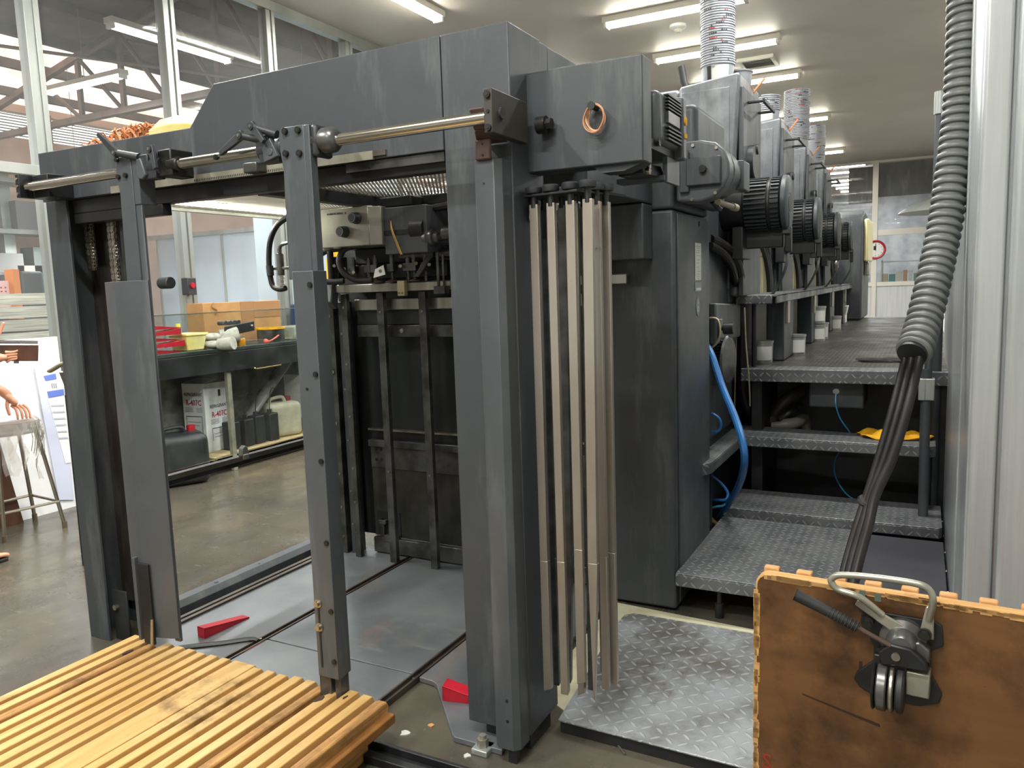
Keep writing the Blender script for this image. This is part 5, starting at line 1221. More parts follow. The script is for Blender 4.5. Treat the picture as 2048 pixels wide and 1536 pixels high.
# ================================================================== FEEDER HEAD
fh = thing('sheet_feeder', 'dark sheet feeder head and pile frame standing at the back of the gantry', 'machine', (-2.2, 3.6, 0))
MB().box(-3.03, -1.2, 3.62, 3.66, .12, 1.80).build('back_panel', mat('oily_dark_panel', '#2f3232', .3, .5, '#414544', 3, stretch=(1, 1, .5)), fh)
MB().box(-2.84, -1.2, 3.58, 3.63, .66, .70).build('cross_ledge', 'dsteel', fh, bevel=.002)
MB().box(-2.84, -1.2, 3.585, 3.63, .755, .765).build('cross_lip', 'steel', fh)
MB().box(-2.84, -1.2, 3.60, 3.625, .53, .66).build('drilled_band', 'dsteel', fh, bevel=.002)
dh = MB()
for i in range(3):
    for j in range(2): dh.cyl((-2.80+i*.035, 3.60, .64-j*.06), (-2.80+i*.035, 3.597, .64-j*.06), .009)
dh.build('band_hole', 'black', fh)
MB().box(-2.84, -1.2, 3.605, 3.622, .12, .528).build('lower_plate', mat('stained_dark_plate', '#34342f', .3, .4, '#4b4b47', 5), fh)
MB().box(-2.82, -2.655, 3.602, 3.606, .13, .27).build('plate_opening', 'black', fh)
MB().box(-2.79, -2.76, 3.58, 3.602, .10, .225).box(-2.79, -2.74, 3.57, 3.602, .20, .225).build('clevis', 'dsteel', fh, bevel=.003)
MB().box(-2.83, -1.2, 3.57, 3.605, .03, .12).box(-2.75, -2.655, 3.565, 3.6, .10, .14).build('bottom_bar', 'dsteel', fh, bevel=.003)
MB().box(-2.84, -1.2, 3.6, 3.66, .0, .03).build('base_strip', 'black', fh)
for k, (xa, xb, ya, yb, zt, m_) in enumerate(((-3.03, -2.975, 3.50, 3.60, 1.50, 'dsteel'), (-2.955, -2.915, 3.52, 3.60, 1.50, 'grey'), (-2.89, -2.85, 3.47, 3.50, 1.545, 'dsteel'))):
    MB().box(xa, xb, ya, yb, .0, zt).build('guide_column', m_, fh, bevel=.003)
for z in (1.42, 1.1, .8, .5, .3, .12):
    for (x, y, zz, r) in ((-3.0, 3.50, z, .009), (-2.935, 3.52, z-.1, .006), (-2.87, 3.47, z+.05, .006)): MB().cyl((x, y, zz), (x, y-.005, zz), r).build('column_screw', 'steel', fh)
for x in (-2.62, -2.345, -1.95, -1.6):
    MB().prism([(x-.022, 3.47), (x+.022, 3.47), (x+.022, 3.50), (x+.012, 3.51), (x-.022, 3.51)], 'z', .012, 1.545).build('stop_bar', 'dsteel', fh, bevel=.002)
hl = MB()
for x in (-2.62, -2.345):
    for z in (1.44, .55): hl.cyl((x, 3.47, z), (x, 3.466, z), .006)
hl.build('stop_bar_screw', 'steel', fh)
MB().box(-2.90, -1.2, 3.44, 3.47, 1.55, 1.595).build('front_beam', 'steel', fh, bevel=.003)
MB().box(-2.90, -1.2, 3.47, 3.66, 1.585, 1.60).build('beam_top', 'dsteel', fh, bevel=.002)
MB().box(-2.84, -1.2, 3.53, 3.56, 1.45, 1.51).build('second_beam', 'steel', fh, bevel=.002)
MB().box(-2.84, -1.2, 3.55, 3.58, 1.37, 1.45).build('dark_gap', 'black', fh)
MB().box(-2.83, -1.2, 3.53, 3.555, 1.30, 1.365).build('third_beam', 'dsteel', fh, bevel=.002)
MB().cyl((-2.52, 3.53, 1.335), (-2.52, 3.52, 1.335), .012).build('beam_bolt', 'steel', fh)
MB().prism([(-2.82, 1.42), (-2.5, 1.425), (-2.4, 1.43), (-2.36, 1.45), (-2.7, 1.435)], 'y', 3.56, 3.575).build('leaf_spring', 'steel', fh)
MB().box(-2.455, -2.41, 3.41, 3.44, 1.525, 1.60).box(-2.455, -2.41, 3.41, 3.48, 1.595, 1.605).build('beige_clip', mat('beige_metal', '#a59c78', .4, .3), fh, bevel=.003)
MB().cyl((-2.445, 3.41, 1.54), (-2.445, 3.408, 1.54), .004).cyl((-2.425, 3.41, 1.54), (-2.425, 3.408, 1.54), .004).build('clip_hole', 'black', fh)
MB().prism([(3.40, 1.50), (3.46, 1.46), (3.48, 1.60), (3.43, 1.62)], 'x', -2.95, -2.90).box(-2.99, -2.93, 3.44, 3.5, 1.48, 1.58).build('hinge_block', 'grey2', fh, bevel=.008)
# side machinery between column and guard
sm = MB()
for k in range(7): sm.cyl((-3.06, 3.55, .35+k*.19), (-3.03, 3.50, .35+k*.19), .018)
sm.box(-3.10, -3.035, 3.58, 3.7, .02, 1.5)
sm.build('side_rollers', 'black', fh)
sm = MB()
for k in range(9): sm.lathe([(.012, -.006), (.022, 0), (.012, .006)], (-3.03, 3.45, 1.42+k*.018), (0, 0, 1), 14)
sm.build('threaded_spindle', 'steel', fh)
# control box
sb = MB().box(-2.883, -2.52, 3.28, 3.62, 1.79, 1.99).prism([(-2.52, 3.28), (-2.46, 3.31), (-2.46, 3.62), (-2.52, 3.62)], 'z', 1.79, 1.985).build('control_box', 'silver', fh, bevel=.004)
MB().box(-2.46, -2.20, 3.33, 3.62, 1.74, 1.975).build('box_side', 'grey2', fh, bevel=.004)
MB().box(-2.46, -2.28, 3.325, 3.34, 1.835, 1.86).build('side_slot', 'black', fh)
for (x, z) in ((-2.592, 1.930), (-2.675, 1.866)):
    k_ = MB().lathe([(0, 0), (.030, 0), (.030, .012), (.027, .014), (.0265, .042), (.024, .046), (0, .046)], (x, 3.28, z), (0, -1, 0), 28).build('dial_knob', 'knob', sb, ang=30)
    MB().lathe([(.021, .0), (.0235, .0), (.0235, .0012), (.021, .0012)], (x, 3.2345, z), (0, -1, 0), 28).cyl((x-.010, 3.234, z-.012), (x-.010, 3.232, z-.012), .002, n=6).build('knob_ring', 'inkgrey', sb)
lg_ = text('HEIDELBERG', .0135, 'ink', (-2.775, 3.279, 1.958), (1, 0, 0), (0, 0, 1), 'maker_lettering', sb, bold=.0004, font_w=1.25)
MB().prism([(-2.790, 1.962), (-2.780, 1.956), (-2.780, 1.968)], 'y', 3.2785, 3.2795).prism([(-2.658, 1.962), (-2.668, 1.956), (-2.668, 1.968)], 'y', 3.2785, 3.2795).build('maker_mark', 'ink', sb)
MB().box(-2.80, -2.15, 3.50, 3.66, 1.70, 1.79).build('head_underside', 'black', fh, bevel=.01)
# shaft with bellows to the right
MB().lathe([(.0, 0), (.055, 0), (.06, .02), (.05, .03), (.045, .045), (.03, .05), (.028, .07), (.018, .075), (.018, .35)], (-2.23, 3.38, 1.815), (1, 0, 0), 26).build('drive_bellows', 'dsteel', fh)
MB().cyl((-2.30, 3.36, 1.86), (-2.22, 3.36, 1.86), .05, n=24).build('bellows_flange', 'black', fh)
MB().cyl((-2.16, 3.38, 1.815), (-1.4, 3.38, 1.82), .021).build('drive_shaft', 'black', fh)
MB().cyl((-2.13, 3.38, 1.83), (-2.06, 3.38, 1.83), .035, n=24).build('shaft_collar', 'dsteel', fh)
MB().tube([(-2.44, 3.38, 1.935), (-2.30, 3.40, 1.945), (-2.1, 3.42, 1.97), (-1.4, 3.42, 1.98)], .017, smooth=3, rfun=lambda t, i: .7+t*.8).build('black_hose_arm', 'rubber', fh)
MB().box(-2.1, -2.04, 3.42, 3.46, 1.75, 1.78).build('red_block', 'red', fh)
MB().cyl((-2.45, 3.45, 1.735), (-1.4, 3.45, 1.738), .020).build('carrier_rod', 'dsteel', fh)
hg = MB()
for (x, z0, z1) in ((-2.40, 1.98, 2.05), (-2.36, 1.97, 2.06), (-2.62, 1.98, 2.04), (-2.645, 1.98, 2.04)): hg.cyl((x, 3.42, z0), (x, 3.42, z1), .008)
hg.build('suspension_pin', 'steel', fh)
MB().box(-2.50, -1.4, 3.46, 3.62, 1.985, 2.04).box(-2.5, -2.30, 3.35, 3.6, 1.98, 2.03).build('suspension_beam', 'black', fh, bevel=.006)
bd_ = thing('rubber_band_loop', 'orange and yellow rubber bands tied around the black hose arm by the silver box', 'rubber bands', (-2.42, 3.34, 1.74))
for k, m_ in enumerate(('band_0', 'band_1')):
    MB().tube([(-2.44+.004*k, 3.36, 1.958), (-2.425, 3.345, 1.94), (-2.41+.006*k, 3.32, 1.87), (-2.385+.008*k, 3.32, 1.80), (-2.365+.008*k, 3.33, 1.735)], .0022, n=6).build('band', mat('bright_band_%d' % k, ('#e8a06c', '#e9c65a')[k], .5), bd_)
# suckers and spring rods
for k, (x, zt) in enumerate(((-2.612, 1.735), (-2.655, 1.722), (-2.503, 1.752), (-2.36, 1.75), (-2.40, 1.72), (-2.76, 1.73), (-2.29, 1.73))):
    s_ = MB().cyl((x, 3.44, 1.66), (x, 3.44, zt), .013).cyl((x, 3.44, zt), (x, 3.44, zt+.012), .008).box(x-.02, x+.02, 3.42, 3.46, 1.655, 1.695)
    s_.cyl((x, 3.44, 1.60), (x, 3.44, 1.66), .007); o = s_.build('sucker_rod', 'dsteel', fh)
    c_ = MB()
    for j in range(6): c_.lathe([(.011, -.0018), (.014, 0), (.011, .0018)], (x, 3.44, 1.61+j*.0085), n=14)
    c_.build('spring', 'steel', o)
    if k in (0, 2, 3): MB().lathe([(.008, .01), (.02, .006), (.04, 0), (.042, -.003), (0, -.003)], (x, 3.44, 1.603), n=22).build('sucker_disc', 'rust', o)
for pts in (((-2.79, 3.42, 1.79), (-2.90, 3.40, 1.785), (-2.975, 3.38, 1.74), (-2.985, 3.36, 1.68), (-2.94, 3.36, 1.625), (-2.86, 3.38, 1.612), (-2.80, 3.40, 1.615)), ((-2.70, 3.40, 1.80), (-2.755, 3.36, 1.78), (-2.775, 3.34, 1.72), (-2.75, 3.34, 1.66), (-2.69, 3.36, 1.618), (-2.63, 3.38, 1.612), (-2.60, 3.39, 1.615))):
    MB().tube(pts, .0165, n=14, smooth=5).build('suction_hose', 'rubber', fh)
MB().box(-2.92, -2.85, 3.42, 3.5, 1.63, 1.75).cyl((-2.885, 3.40, 1.62), (-2.885, 3.40, 1.78), .018).box(-2.80, -2.2, 3.5, 3.6, 1.62, 1.70).build('valve_block', 'black', fh, bevel=.004)
v_ = MB()
for (x, z) in ((-2.885, 1.75), (-2.87, 1.70), (-2.80, 1.68), (-2.74, 1.66), (-2.56, 1.66), (-2.43, 1.68), (-2.33, 1.69), (-2.25, 1.68)): v_.cyl((x, 3.41, z), (x+.012, 3.395, z), .009, n=8)
v_.build('bright_fitting', 'steel', fh)
MB().hexa([(-2.60, 3.40, 1.625), (-2.52, 3.40, 1.64), (-2.52, 3.402, 1.64), (-2.60, 3.402, 1.625), (-2.585, 3.40, 1.67), (-2.53, 3.40, 1.69), (-2.53, 3.402, 1.69), (-2.585, 3.402, 1.67)]).build('white_tab', 'white', fh)
MB().prism([(-2.34, 1.62), (-2.31, 1.62), (-2.22, 1.725), (-2.25, 1.74)], 'y', 3.40, 3.42).cyl((-2.235, 3.395, 1.732), (-2.235, 3.42, 1.732), .02).build('feeler_arm', 'knob', fh, bevel=.003)
MB().box(-2.20, -2.185, 3.40, 3.41, 1.57, 1.74).box(-2.215, -2.15, 3.39, 3.44, 1.53, 1.57).box(-2.165, -2.155, 3.40, 3.41, 1.57, 1.73).build('gauge_post', 'dsteel', fh, bevel=.002)
# left standing hose with fittings
hs = thing('air_hose', 'black air hose arching left of the feeder head with a spring valve', 'hose', (-3.2, 3.35, 1.6))
MB().tube([(-2.99, 3.35, 2.0), (-3.06, 3.33, 1.985), (-3.16, 3.31, 1.94), (-3.215, 3.30, 1.86), (-3.238, 3.30, 1.76), (-3.238, 3.30, 1.66), (-3.22, 3.30, 1.60), (-3.17, 3.30, 1.583), (-3.13, 3.30, 1.588)], .0155, n=12, smooth=5).build('hose_tube', 'cable', hs)
MB().cyl((-3.235, 3.30, 1.66), (-3.238, 3.30, 1.715), .020).build('hose_sleeve', 'rubber', hs)
MB().cyl((-3.175, 3.32, 1.66), (-3.175, 3.32, 1.78), .020).cyl((-3.175, 3.32, 1.78), (-3.175, 3.32, 1.81), .012).box(-3.235, -3.06, 3.31, 3.33, 1.69, 1.705).tube([(-3.175, 3.32, 1.80), (-3.16, 3.32, 1.825), (-3.11, 3.32, 1.835), (-3.05, 3.33, 1.84)], .010).build('spring_valve', 'dsteel', hs, bevel=.002)
c_ = MB()
for j in range(9): c_.lathe([(.012, -.002), (.016, 0), (.012, .002)], (-3.170, 3.32, 1.60+j*.0075), n=14)
c_.build('valve_spring', 'steel', hs)
MB().cyl((-3.07, 3.33, 1.84), (-3.02, 3.33, 1.84), .02).cyl((-3.12, 3.33, 1.695), (-3.0, 3.33, 1.70), .012).build('coupling', 'dsteel', hs)
yd = MB().lathe([(.0, 0), (.05, 0), (.05, .02), (0, .02)], (-3.03, 3.62, 1.76), (0, -1, 0), 20).box(-3.09, -3.05, 3.6, 3.62, 1.58, 1.75).build('yellow_disc', 'yellow', None, label='yellow disc and strip half hidden behind the black suction hose', cat='disc')

# ================================================================== GUARD SCREEN ON THE LEFT
gs = thing('guard_screen', 'clear guard pane with a black bottom rail on the far side of the feeder', 'guard', (-3.4, 3.0, .6))
MB().box(-3.404, -3.398, 2.40, 3.78, .67, 1.468).build('clear_pane', 'guard', gs)
MB().box(-3.425, -3.385, 2.38, 3.80, .60, .655).build('bottom_rail', 'black', gs, bevel=.006)
MB().box(-3.386, -3.380, 2.38, 3.80, .628, .655).build('rail_trim', 'steel', gs)
MB().box(-3.404, -3.398, 2.40, 3.78, 1.466, 1.472).build('pane_edge', mat('pane_edge_cream', '#d4d8c4', .3), gs)
kp = at(487, 885, x=-3.38)
MB().prism([(kp.y-.028, .655), (kp.y+.028, .655), (kp.y+.02, .70), (kp.y, .715), (kp.y-.02, .70)], 'x', -3.40, -3.37).box(-3.38, -3.365, kp.y-.02, kp.y+.02, .635, .665).build('latch', 'alud', gs, bevel=.005)
MB().tube([at(510, 736, x=-3.385), at(513, 738, x=-3.385), at(562, 730, x=-3.385)], .004, n=8, smooth=0).build('pull_handle', mat('brass_rod', '#b5a66a', .3, .7), gs)
MB().box(-3.408, -3.394, 3.70, 3.80, .655, 1.7).build('screen_post', 'alud', gs)

# ================================================================== BENCH AND THINGS BEHIND
bn = thing('workbench', 'long dark workbench with a lower shelf along the window wall', 'workbench', (-5.75, 5.5, 0))
MB().box(-6.1, -5.4, 3.9, 7.3, 1.075, 1.108).build('worktop', mat('dark_green_top', '#2c3331', .25, 0, '#3b4340', 3), bn, bevel=.004)
MB().box(-5.42, -5.40, 3.95, 7.25, .90, 1.07).build('front_apron', 'black', bn, bevel=.003)
for k, y in enumerate((3.98, 4.93, 7.15)):
    MB().box(-5.47, -5.43, y, y+.045, .0, 1.075).build('leg', mat('worn_leg_%d' % k, '#8c8a78', .6, 0, '#6f7468', 12), bn, bevel=.003)
for y in (3.98, 7.15): MB().box(-6.08, -6.04, y, y+.045, 0, 1.075).build('leg', 'alud', bn, bevel=.003)
MB().box(-6.08, -5.44, 4.75, 7.2, .12, .15).box(-5.46, -5.44, 4.75, 7.2, .07, .15).build('lower_shelf', mat('pale_plywood', '#c8b48a', .6, 0, '#b19c70', 8), bn, bevel=.003)
B(-6.12, -6.09, 3.95, 7.2, .0, 1.07).build('back_board', mat('spotted_grey_board', '#8b8c86', .7, 0, '#5b5c58', 6), bn)
# cardboard box on the bench
cbx = thing('cardboard_box', 'large brown cardboard box on the workbench behind the gloves', 'box', (-5.95, 5.62, 1.108))
MB().box(-6.08, -5.86, 5.10, 6.08, 1.108, 1.50).build('carton', 'card', cbx, bevel=.004)
B(-5.862, -5.857, 5.55, 5.72, 1.12, 1.50).build('tape', 'card2', cbx); B(-5.862, -5.856, 5.72, 6.07, 1.34, 1.495).build('flap', 'card2', cbx)
MB().tube([(-5.855, 5.22, 1.50), (-5.85, 5.20, 1.46), (-5.85, 5.25, 1.43), (-5.85, 5.23, 1.39)], .006, n=6).build('twine', 'woodend', cbx)
# red wedges stacked
for k in range(5):
    lab = ('bottom', 'second from the bottom', 'middle', 'fourth from the bottom', 'topmost')[k]
    wedge('red_wedge', 'red plastic wedge on the workbench, %s of the stack' % lab, (-5.56+.02*(k % 2), 4.32+.02*math.sin(k*2), 1.108+k*.049), math.radians(88+R.uniform(-6, 6)+(180 if k % 2 else 0)), .42, .10, .048, 'red wedges stacked on the workbench')
# tub
tbp = thing('yellowish_tub', 'translucent yellowish tub between the red wedges and the gloves', 'tub', (-5.56, 4.66, 1.108))
MB().hexa([(-5.66, 4.57, 1.108), (-5.47, 4.57, 1.108), (-5.47, 4.74, 1.108), (-5.66, 4.74, 1.108), (-5.68, 4.55, 1.24), (-5.45, 4.55, 1.24), (-5.45, 4.76, 1.24), (-5.68, 4.76, 1.24)]).build('tub_body', 'ytray', tbp, bevel=.01, seg=3)
MB().box(-5.69, -5.44, 4.54, 4.77, 1.235, 1.255).build('tub_rim', 'ytray', tbp, bevel=.004)
bo = thing('plastic_bottle', 'clear bottle with a yellow cap behind the yellowish tub', 'bottle', (-5.75, 4.72, 1.108))
MB().lathe([(0, 0), (.035, 0), (.035, .16), (.015, .19), (.015, .21), (0, .21)], (-5.75, 4.72, 1.108), n=18).build('bottle_body', 'glass', bo)
MB().lathe([(0, .19), (.02, .19), (.02, .225), (0, .225)], (-5.75, 4.72, 1.108), n=18).build('cap', mat('lime_cap', '#d3d24a', .5), bo)
# gloves
glm = mat('white_work_glove', '#b9b8ae', .9, 0, '#9b9a90', 20, bump=.5, bscale=90)
def glove(c, ang, label, sc=1.0):
    t = thing('work_glove', label, 'glove', c, 'work gloves on the bench', rz=ang); b = MB()
    b.ball((0, 0, .035), (.05*sc, .07*sc, .035), 14, 8)
    b.tube([(0, -.04*sc, .035), (0, -.11*sc, .04), (0, -.14*sc, .045)], .038*sc, n=12, rfun=lambda t_, i: 1+.15*t_)
    for k in range(4):
        x = (-.036+.024*k)*sc; b.tube([(x, .04*sc, .035), (x*1.25, .09*sc, .04-.006*k), (x*1.3, .125*sc, .018)], .0145*sc, n=9, rfun=lambda t_, i: 1-.15*t_)
    b.tube([(.035*sc, -.01, .035), (.075*sc, .02*sc, .03), (.085*sc, .055*sc, .02)], .016*sc, n=9)
    b.build('glove_shell', glm, t, local=True, ang=80); return t
glove((-5.47, 4.84, 1.108), 1.9, 'dirty white work glove hanging towards the bench edge', 1.35)
glove((-5.55, 4.90, 1.17), 2.6, 'dirty white work glove lying crumpled on top of the others', 1.6)
glove((-5.50, 5.0, 1.12), .9, 'dirty white work glove next to the small amber jar', 1.3)
# black bracket with bolts
bk2 = thing('roller_bracket', 'black plate bracket with two shiny bolts lying on the gloves', 'bracket', (-5.45, 5.13, 1.24))
MB().prism([(4.96, 1.20), (5.32, 1.235), (5.32, 1.325), (4.97, 1.29)], 'x', -5.47, -5.455).build('plate', 'black', bk2, bevel=.01, seg=3)
bq = MB()
for (y, z) in ((5.01, 1.245), (5.28, 1.28)): bq.ball((-5.45, y, z), .013, 10, 6)
bq.build('bolt', 'steel', bk2)
bq = MB()
for k in range(4): bq.cyl((-5.47, 5.0+.05*k, 1.32), (-5.56, 5.0+.05*k, 1.32), .02)
bq.build('rollers', 'dsteel', bk2)
jr = thing('amber_jar', 'small amber glass jar at the bench edge', 'jar', (-5.44, 5.13, 1.108))
MB().lathe([(0, 0), (.035, 0), (.038, .02), (.038, .06), (.03, .075), (0, .075)], (-5.44, 5.13, 1.108), n=18).build('jar_body', mat('amber', '#b9801c', .2), jr)
MB().lathe([(.0, .075), (.033, .075), (.033, .09), (0, .09)], (-5.44, 5.13, 1.108), n=18).build('lid', 'silver', jr)
pd = MB().lathe([(0, 0), (.10, 0), (.105, .03), (.11, .035), (0, .035)], (-5.55, 5.38, 1.108), n=26).build('clear_dish', 'glass', None, label='shallow clear dish in the middle of the bench', cat='dish')
tn = thing('paint_tin', 'dark round tin with a yellow rim on the bench', 'tin', (-5.6, 5.66, 1.108))
MB().lathe([(0, 0), (.13, 0), (.13, .12), (0, .12)], (-5.62, 5.68, 1.108), n=28).build('tin_body', 'dsteel', tn)
MB().lathe([(.12, .118), (.137, .118), (.137, .134), (.12, .134)], (-5.62, 5.68, 1.108), n=28).build('yellow_rim', 'yellow', tn)
MB().tube([(-5.45, 5.42, 1.115), (-5.44, 5.50, 1.13), (-5.46, 5.62, 1.17)], .008, n=8).ball((-5.43, 5.42, 1.125), .026, 12, 8).build('red_paddle', mat('pink_red_plastic', '#d8584a', .4), None, label='small pinkish red round tool leaning before the tin', cat='tool')
cbx2 = thing('clear_parts_box', 'clear plastic box with pale round parts at the right end of the bench view', 'box', (-5.6, 6.0, 1.108))
MB().box(-5.75, -5.45, 5.83, 6.4, 1.108, 1.24).build('clear_box', glass_mat('frosted_plastic', (.9, .92, .85, 1), .1, .1, .35, (.6, .63, .5, 1)), cbx2, bevel=.01)
for k in range(9):
    y, x = 5.88+.055*k, -5.50-.02*(k % 3)
    MB().ball((x, y, 1.132+.03*(k % 2)), (.024, .024, .018), 12, 7).build('pale_ball', 'enamel' if k % 3 else 'dsteel', None, label='pale round part inside the clear box on the bench', cat='part', group='round parts in the clear box')
blb = thing('blue_bin', 'tall blue bin standing between bench and window, black lamp head above it', 'bin', (-5.95, 6.55, 0))
B(-6.05, -5.75, 6.42, 6.8, 0, 1.45).build('bin_body', mat('blue_plastic', '#22406e', .4), blb, bevel=.02)
MB().cyl((-5.9, 6.5, 1.45), (-5.88, 6.45, 1.78), .012).ball((-5.88, 6.45, 1.68), (.05, .09, .035), 16, 8).build('lamp_head', 'knob', blb)
MB().cyl((-6.05, 5.0, 1.2), (-6.05, 5.0, 1.3), .012).build('white_mark', 'white', None, label='small white card behind the gloves on the bench', cat='card') if False else None
sw = thing('switch_box', 'small dark switch box with a red button on the left window post', 'switch', (-6.1, 4.6, 1.6))
MB().box(-6.145, -6.06, 5.12, 5.22, 1.58, 1.74).build('switch_body', 'knob', sw, bevel=.006)
MB().cyl((-6.06, 5.17, 1.67), (-6.045, 5.17, 1.67), .025).build('red_button', 'red', sw)
# ---- below the bench
def fixbox(t, c, wx, wy, h, rz):
    return t
rf = thing('refrigerant_box', 'white carton printed REFRIGERANT R-407C on two faces under the bench', 'carton', (-5.84, 5.05, .15), rz=math.radians(4))
MB().box(-.13, .13, -.17, .17, 0, .63).build('carton', 'board', rf, local=True, bevel=.003)
MB().hexa([(-.13, -.17, .63), (.13, -.17, .63), (.13, .0, .66), (-.13, .0, .66), (-.13, -.17, .632), (.13, -.17, .632), (.13, .0, .663), (-.13, .0, .663)]).build('flap', 'board', rf, local=True)
def ltext(body, size, m, p, xd, par, fw=1.0, nm='lettering', bold=0.0):
    o = text(body, size, m, (0, 0, 0), (1, 0, 0), (0, 0, 1), nm, None, .0006, 'CENTER', fw, bold)
    a = math.atan2(xd[1], xd[0]); rot = Matrix.Rotation(a, 4, 'Z'); o.data.transform(rot); o.data.transform(Matrix.Translation(p)); o.parent = par; return o
for (p, xd, top) in (((0, -.1708, 0), (1, 0), .52), ((.1308, 0, 0), (0, 1), .40)):
    P_ = Vector(p)
    ltext('REFRIGERANT', .042, 'ink', P_+Vector((0, 0, top)), xd, rf, .82, 'black_lettering', .0008)
    ltext('R-407C', .07, 'inkred', P_+Vector((0, 0, top-.085)), xd, rf, .85, 'red_lettering', .0015)
    b = MB(); s_ = Vector((xd[0], xd[1], 0)); nn_ = Vector((xd[1], -xd[0], 0))
    def lb_(u0, u1, z0, z1):
        q = []
        for z in (z0, z1):
            for (u, d) in ((u0, 0), (u1, 0), (u1, .0008), (u0, .0008)): q.append(P_+s_*u+nn_*d+Vector((0, 0, z)))
        b.hexa(q)
    for k in range(4): lb_(-.11, -.01, top-.11-.012*k, top-.107-.012*k); lb_(.03, .10, top-.11-.012*k, top-.107-.012*k)
    lb_(-.10, .09, top-.19, top-.184); lb_(-.10, -.096, .1, top-.184); lb_(.086, .09, .1, top-.184); lb_(-.08, .07, top-.24, top-.237); lb_(-.08, .05, top-.27, top-.267)
    b.build('print_lines', 'ink', rf, local=True)
MB().prism([(.131, 0), (.132, 0), (.132, .03), (.131, .03)], 'z', .50, .56).build('hand_hole', 'black', rf, local=True)
def jerry(nm, label, loc, rz, sx, sy, sz, m, cap, handle=True, group=None):
    t = thing(nm, label, 'jerrycan', loc, group, rz=rz)
    MB().box(-sx/2, sx/2, -sy/2, sy/2, 0, sz).build('can_body', m, t, local=True, bevel=min(sx, sy)*.22, seg=5)
    MB().cyl((sx*.28, sy*.18, sz-.01), (sx*.28, sy*.18, sz+.045), .035, n=22).build('cap', cap, t, local=True)
    if handle: MB().tube([(-sx*.32, 0, sz-.01), (-sx*.28, 0, sz+.035), (0, 0, sz+.05), (sx*.1, 0, sz+.035), (sx*.14, 0, sz-.01)], .016, n=10).build('handle', m, t, local=True)
    return t
jerry('black_jerrycan', 'big glossy black jerrycan with a red cap standing on the floor under the guard', (-5.52, 4.43, 0), math.radians(62), .44, .33, .43, 'black', 'red')
jerry('black_jerrycan', 'second black jerrycan with a red cap behind the big one, mostly hidden', (-5.75, 4.25, 0), math.radians(80), .36, .28, .50, 'black', 'red')
tj = mat('translucent_white_plastic', '#cfcdb6', .4, 0, '#bdbba4', 5)
jw = jerry('white_jug', 'translucent white jug with a dark red cap on the low shelf', (-5.68, 5.80, .15), math.radians(70), .36, .24, .34, tj, mat('dark_red_cap', '#8e2a36', .4), group=None)
for k, (x, y, h) in enumerate(((-5.62, 5.10, .26), (-5.62, 5.27, .26), (-5.62, 5.41, .27), (-5.60, 5.57, .27))):
    t = thing('black_bottle', 'square black bottle on the low shelf, %s' % ('left of the bench leg', 'just right of the bench leg', 'third from the left with a cable loop', 'nearest the white jug')[k], 'bottle', (x, y, .15), 'black bottles on the low shelf')
    B(x-.06, x+.06, y-.058, y+.058, .15, .15+h).build('bottle_body', 'black', t, bevel=.014, seg=3)
    MB().cyl((x, y, .15+h), (x, y, .15+h+.035), .022).build('cap', 'rubber', t)
    MB().tube([(x, y, .18+h), (x+.01, y+.005, .30+h), (x-.01, y+.06, .38+h), (x-.02, y+.14, .36+h)], .004, n=6).build('wire', 'cable', t)
MB().tube([(-5.7, 5.35, .35), (-5.72, 5.6, .55), (-5.75, 5.9, .78), (-5.78, 6.1, .92)], .062, n=14, flat=.6).build('wrapped_roll', mat('clear_film_roll', '#8b8a88', .3, 0, '#6f6d6c', 7), None, label='pale film wrapped roll leaning diagonally under the bench', cat='roll')
B(-5.95, -5.62, 6.15, 6.6, .30, .72).build('white_carton', 'board', None, bevel=.004, label='plain white carton behind the jug near the blue bin', cat='carton')
pb = thing('small_wood_stand', 'small wooden stand with a white top right of the white jug', 'stand', (-5.6, 6.3, .15))
B(-5.75, -5.5, 6.1, 6.6, .28, .30).build('top', 'board', pb); B(-5.72, -5.53, 6.13, 6.25, .15, .28).build('block', mat('dark_red_wood', '#7a4a34', .6), pb); B(-5.72, -5.53, 6.42, 6.55, .15, .28).build('block', mat('dark_red_wood2', '#6f4230', .6), pb)
MB().tube([(-5.50, 6.02, .36), (-5.49, 6.07, .39), (-5.50, 6.10, .36), (-5.49, 6.05, .33), (-5.50, 6.01, .35)], .005, n=6).build('yellow_wire', 'yellow', None, label='tiny yellow wire coil beside the white jug', cat='wire')
# ---- white boards and poster leaning at the left wall
wbp = [(at(152, 1012, z=0), at(115, 673, x=-6.02))]
lb1 = thing('white_board', 'big plain white board leaning on the window wall at the left', 'board', (-5.72, 3.3, 0))
y0, y1 = 2.3, 3.62
t0 = at(115, 673, x=-6.05)
MB().hexa([(-5.76, y0, .0), (-5.73, y0, .0), (-5.70, y1, .0), (-5.73, y1, .0), (-6.08, y0, t0.z), (-6.055, y0, t0.z), (-6.055, t0.y, t0.z), (-6.08, t0.y, t0.z)]).build('board', 'board', lb1)
po = thing('printed_poster', 'pale lilac sheet with blue printed bands leaning on the white board', 'poster', (-5.7, 3.5, 0))
def onb(px, py, off):   # point on the leaning board's plane, lifted by off
    n_ = Vector((1, .0, .255)).normalized(); P0 = Vector((-5.705, 3.45, 0))+n_*off; d = _fw + (px-1024)/FPX*_r2 - (py-768)/FPX*_u2
    t = (P0-Vector((0, 0, CAMZ))).dot(n_)/d.dot(n_); return Vector((0, 0, CAMZ))+d*t
def sheet4(c, off, m, nm):
    q = [onb(*p, off) for p in c]; n_ = Vector((1, 0, .255)).normalized(); b = MB(); b.hexa([p for p in q]+[p+n_*.002 for p in q]); return b.build(nm, m, po)
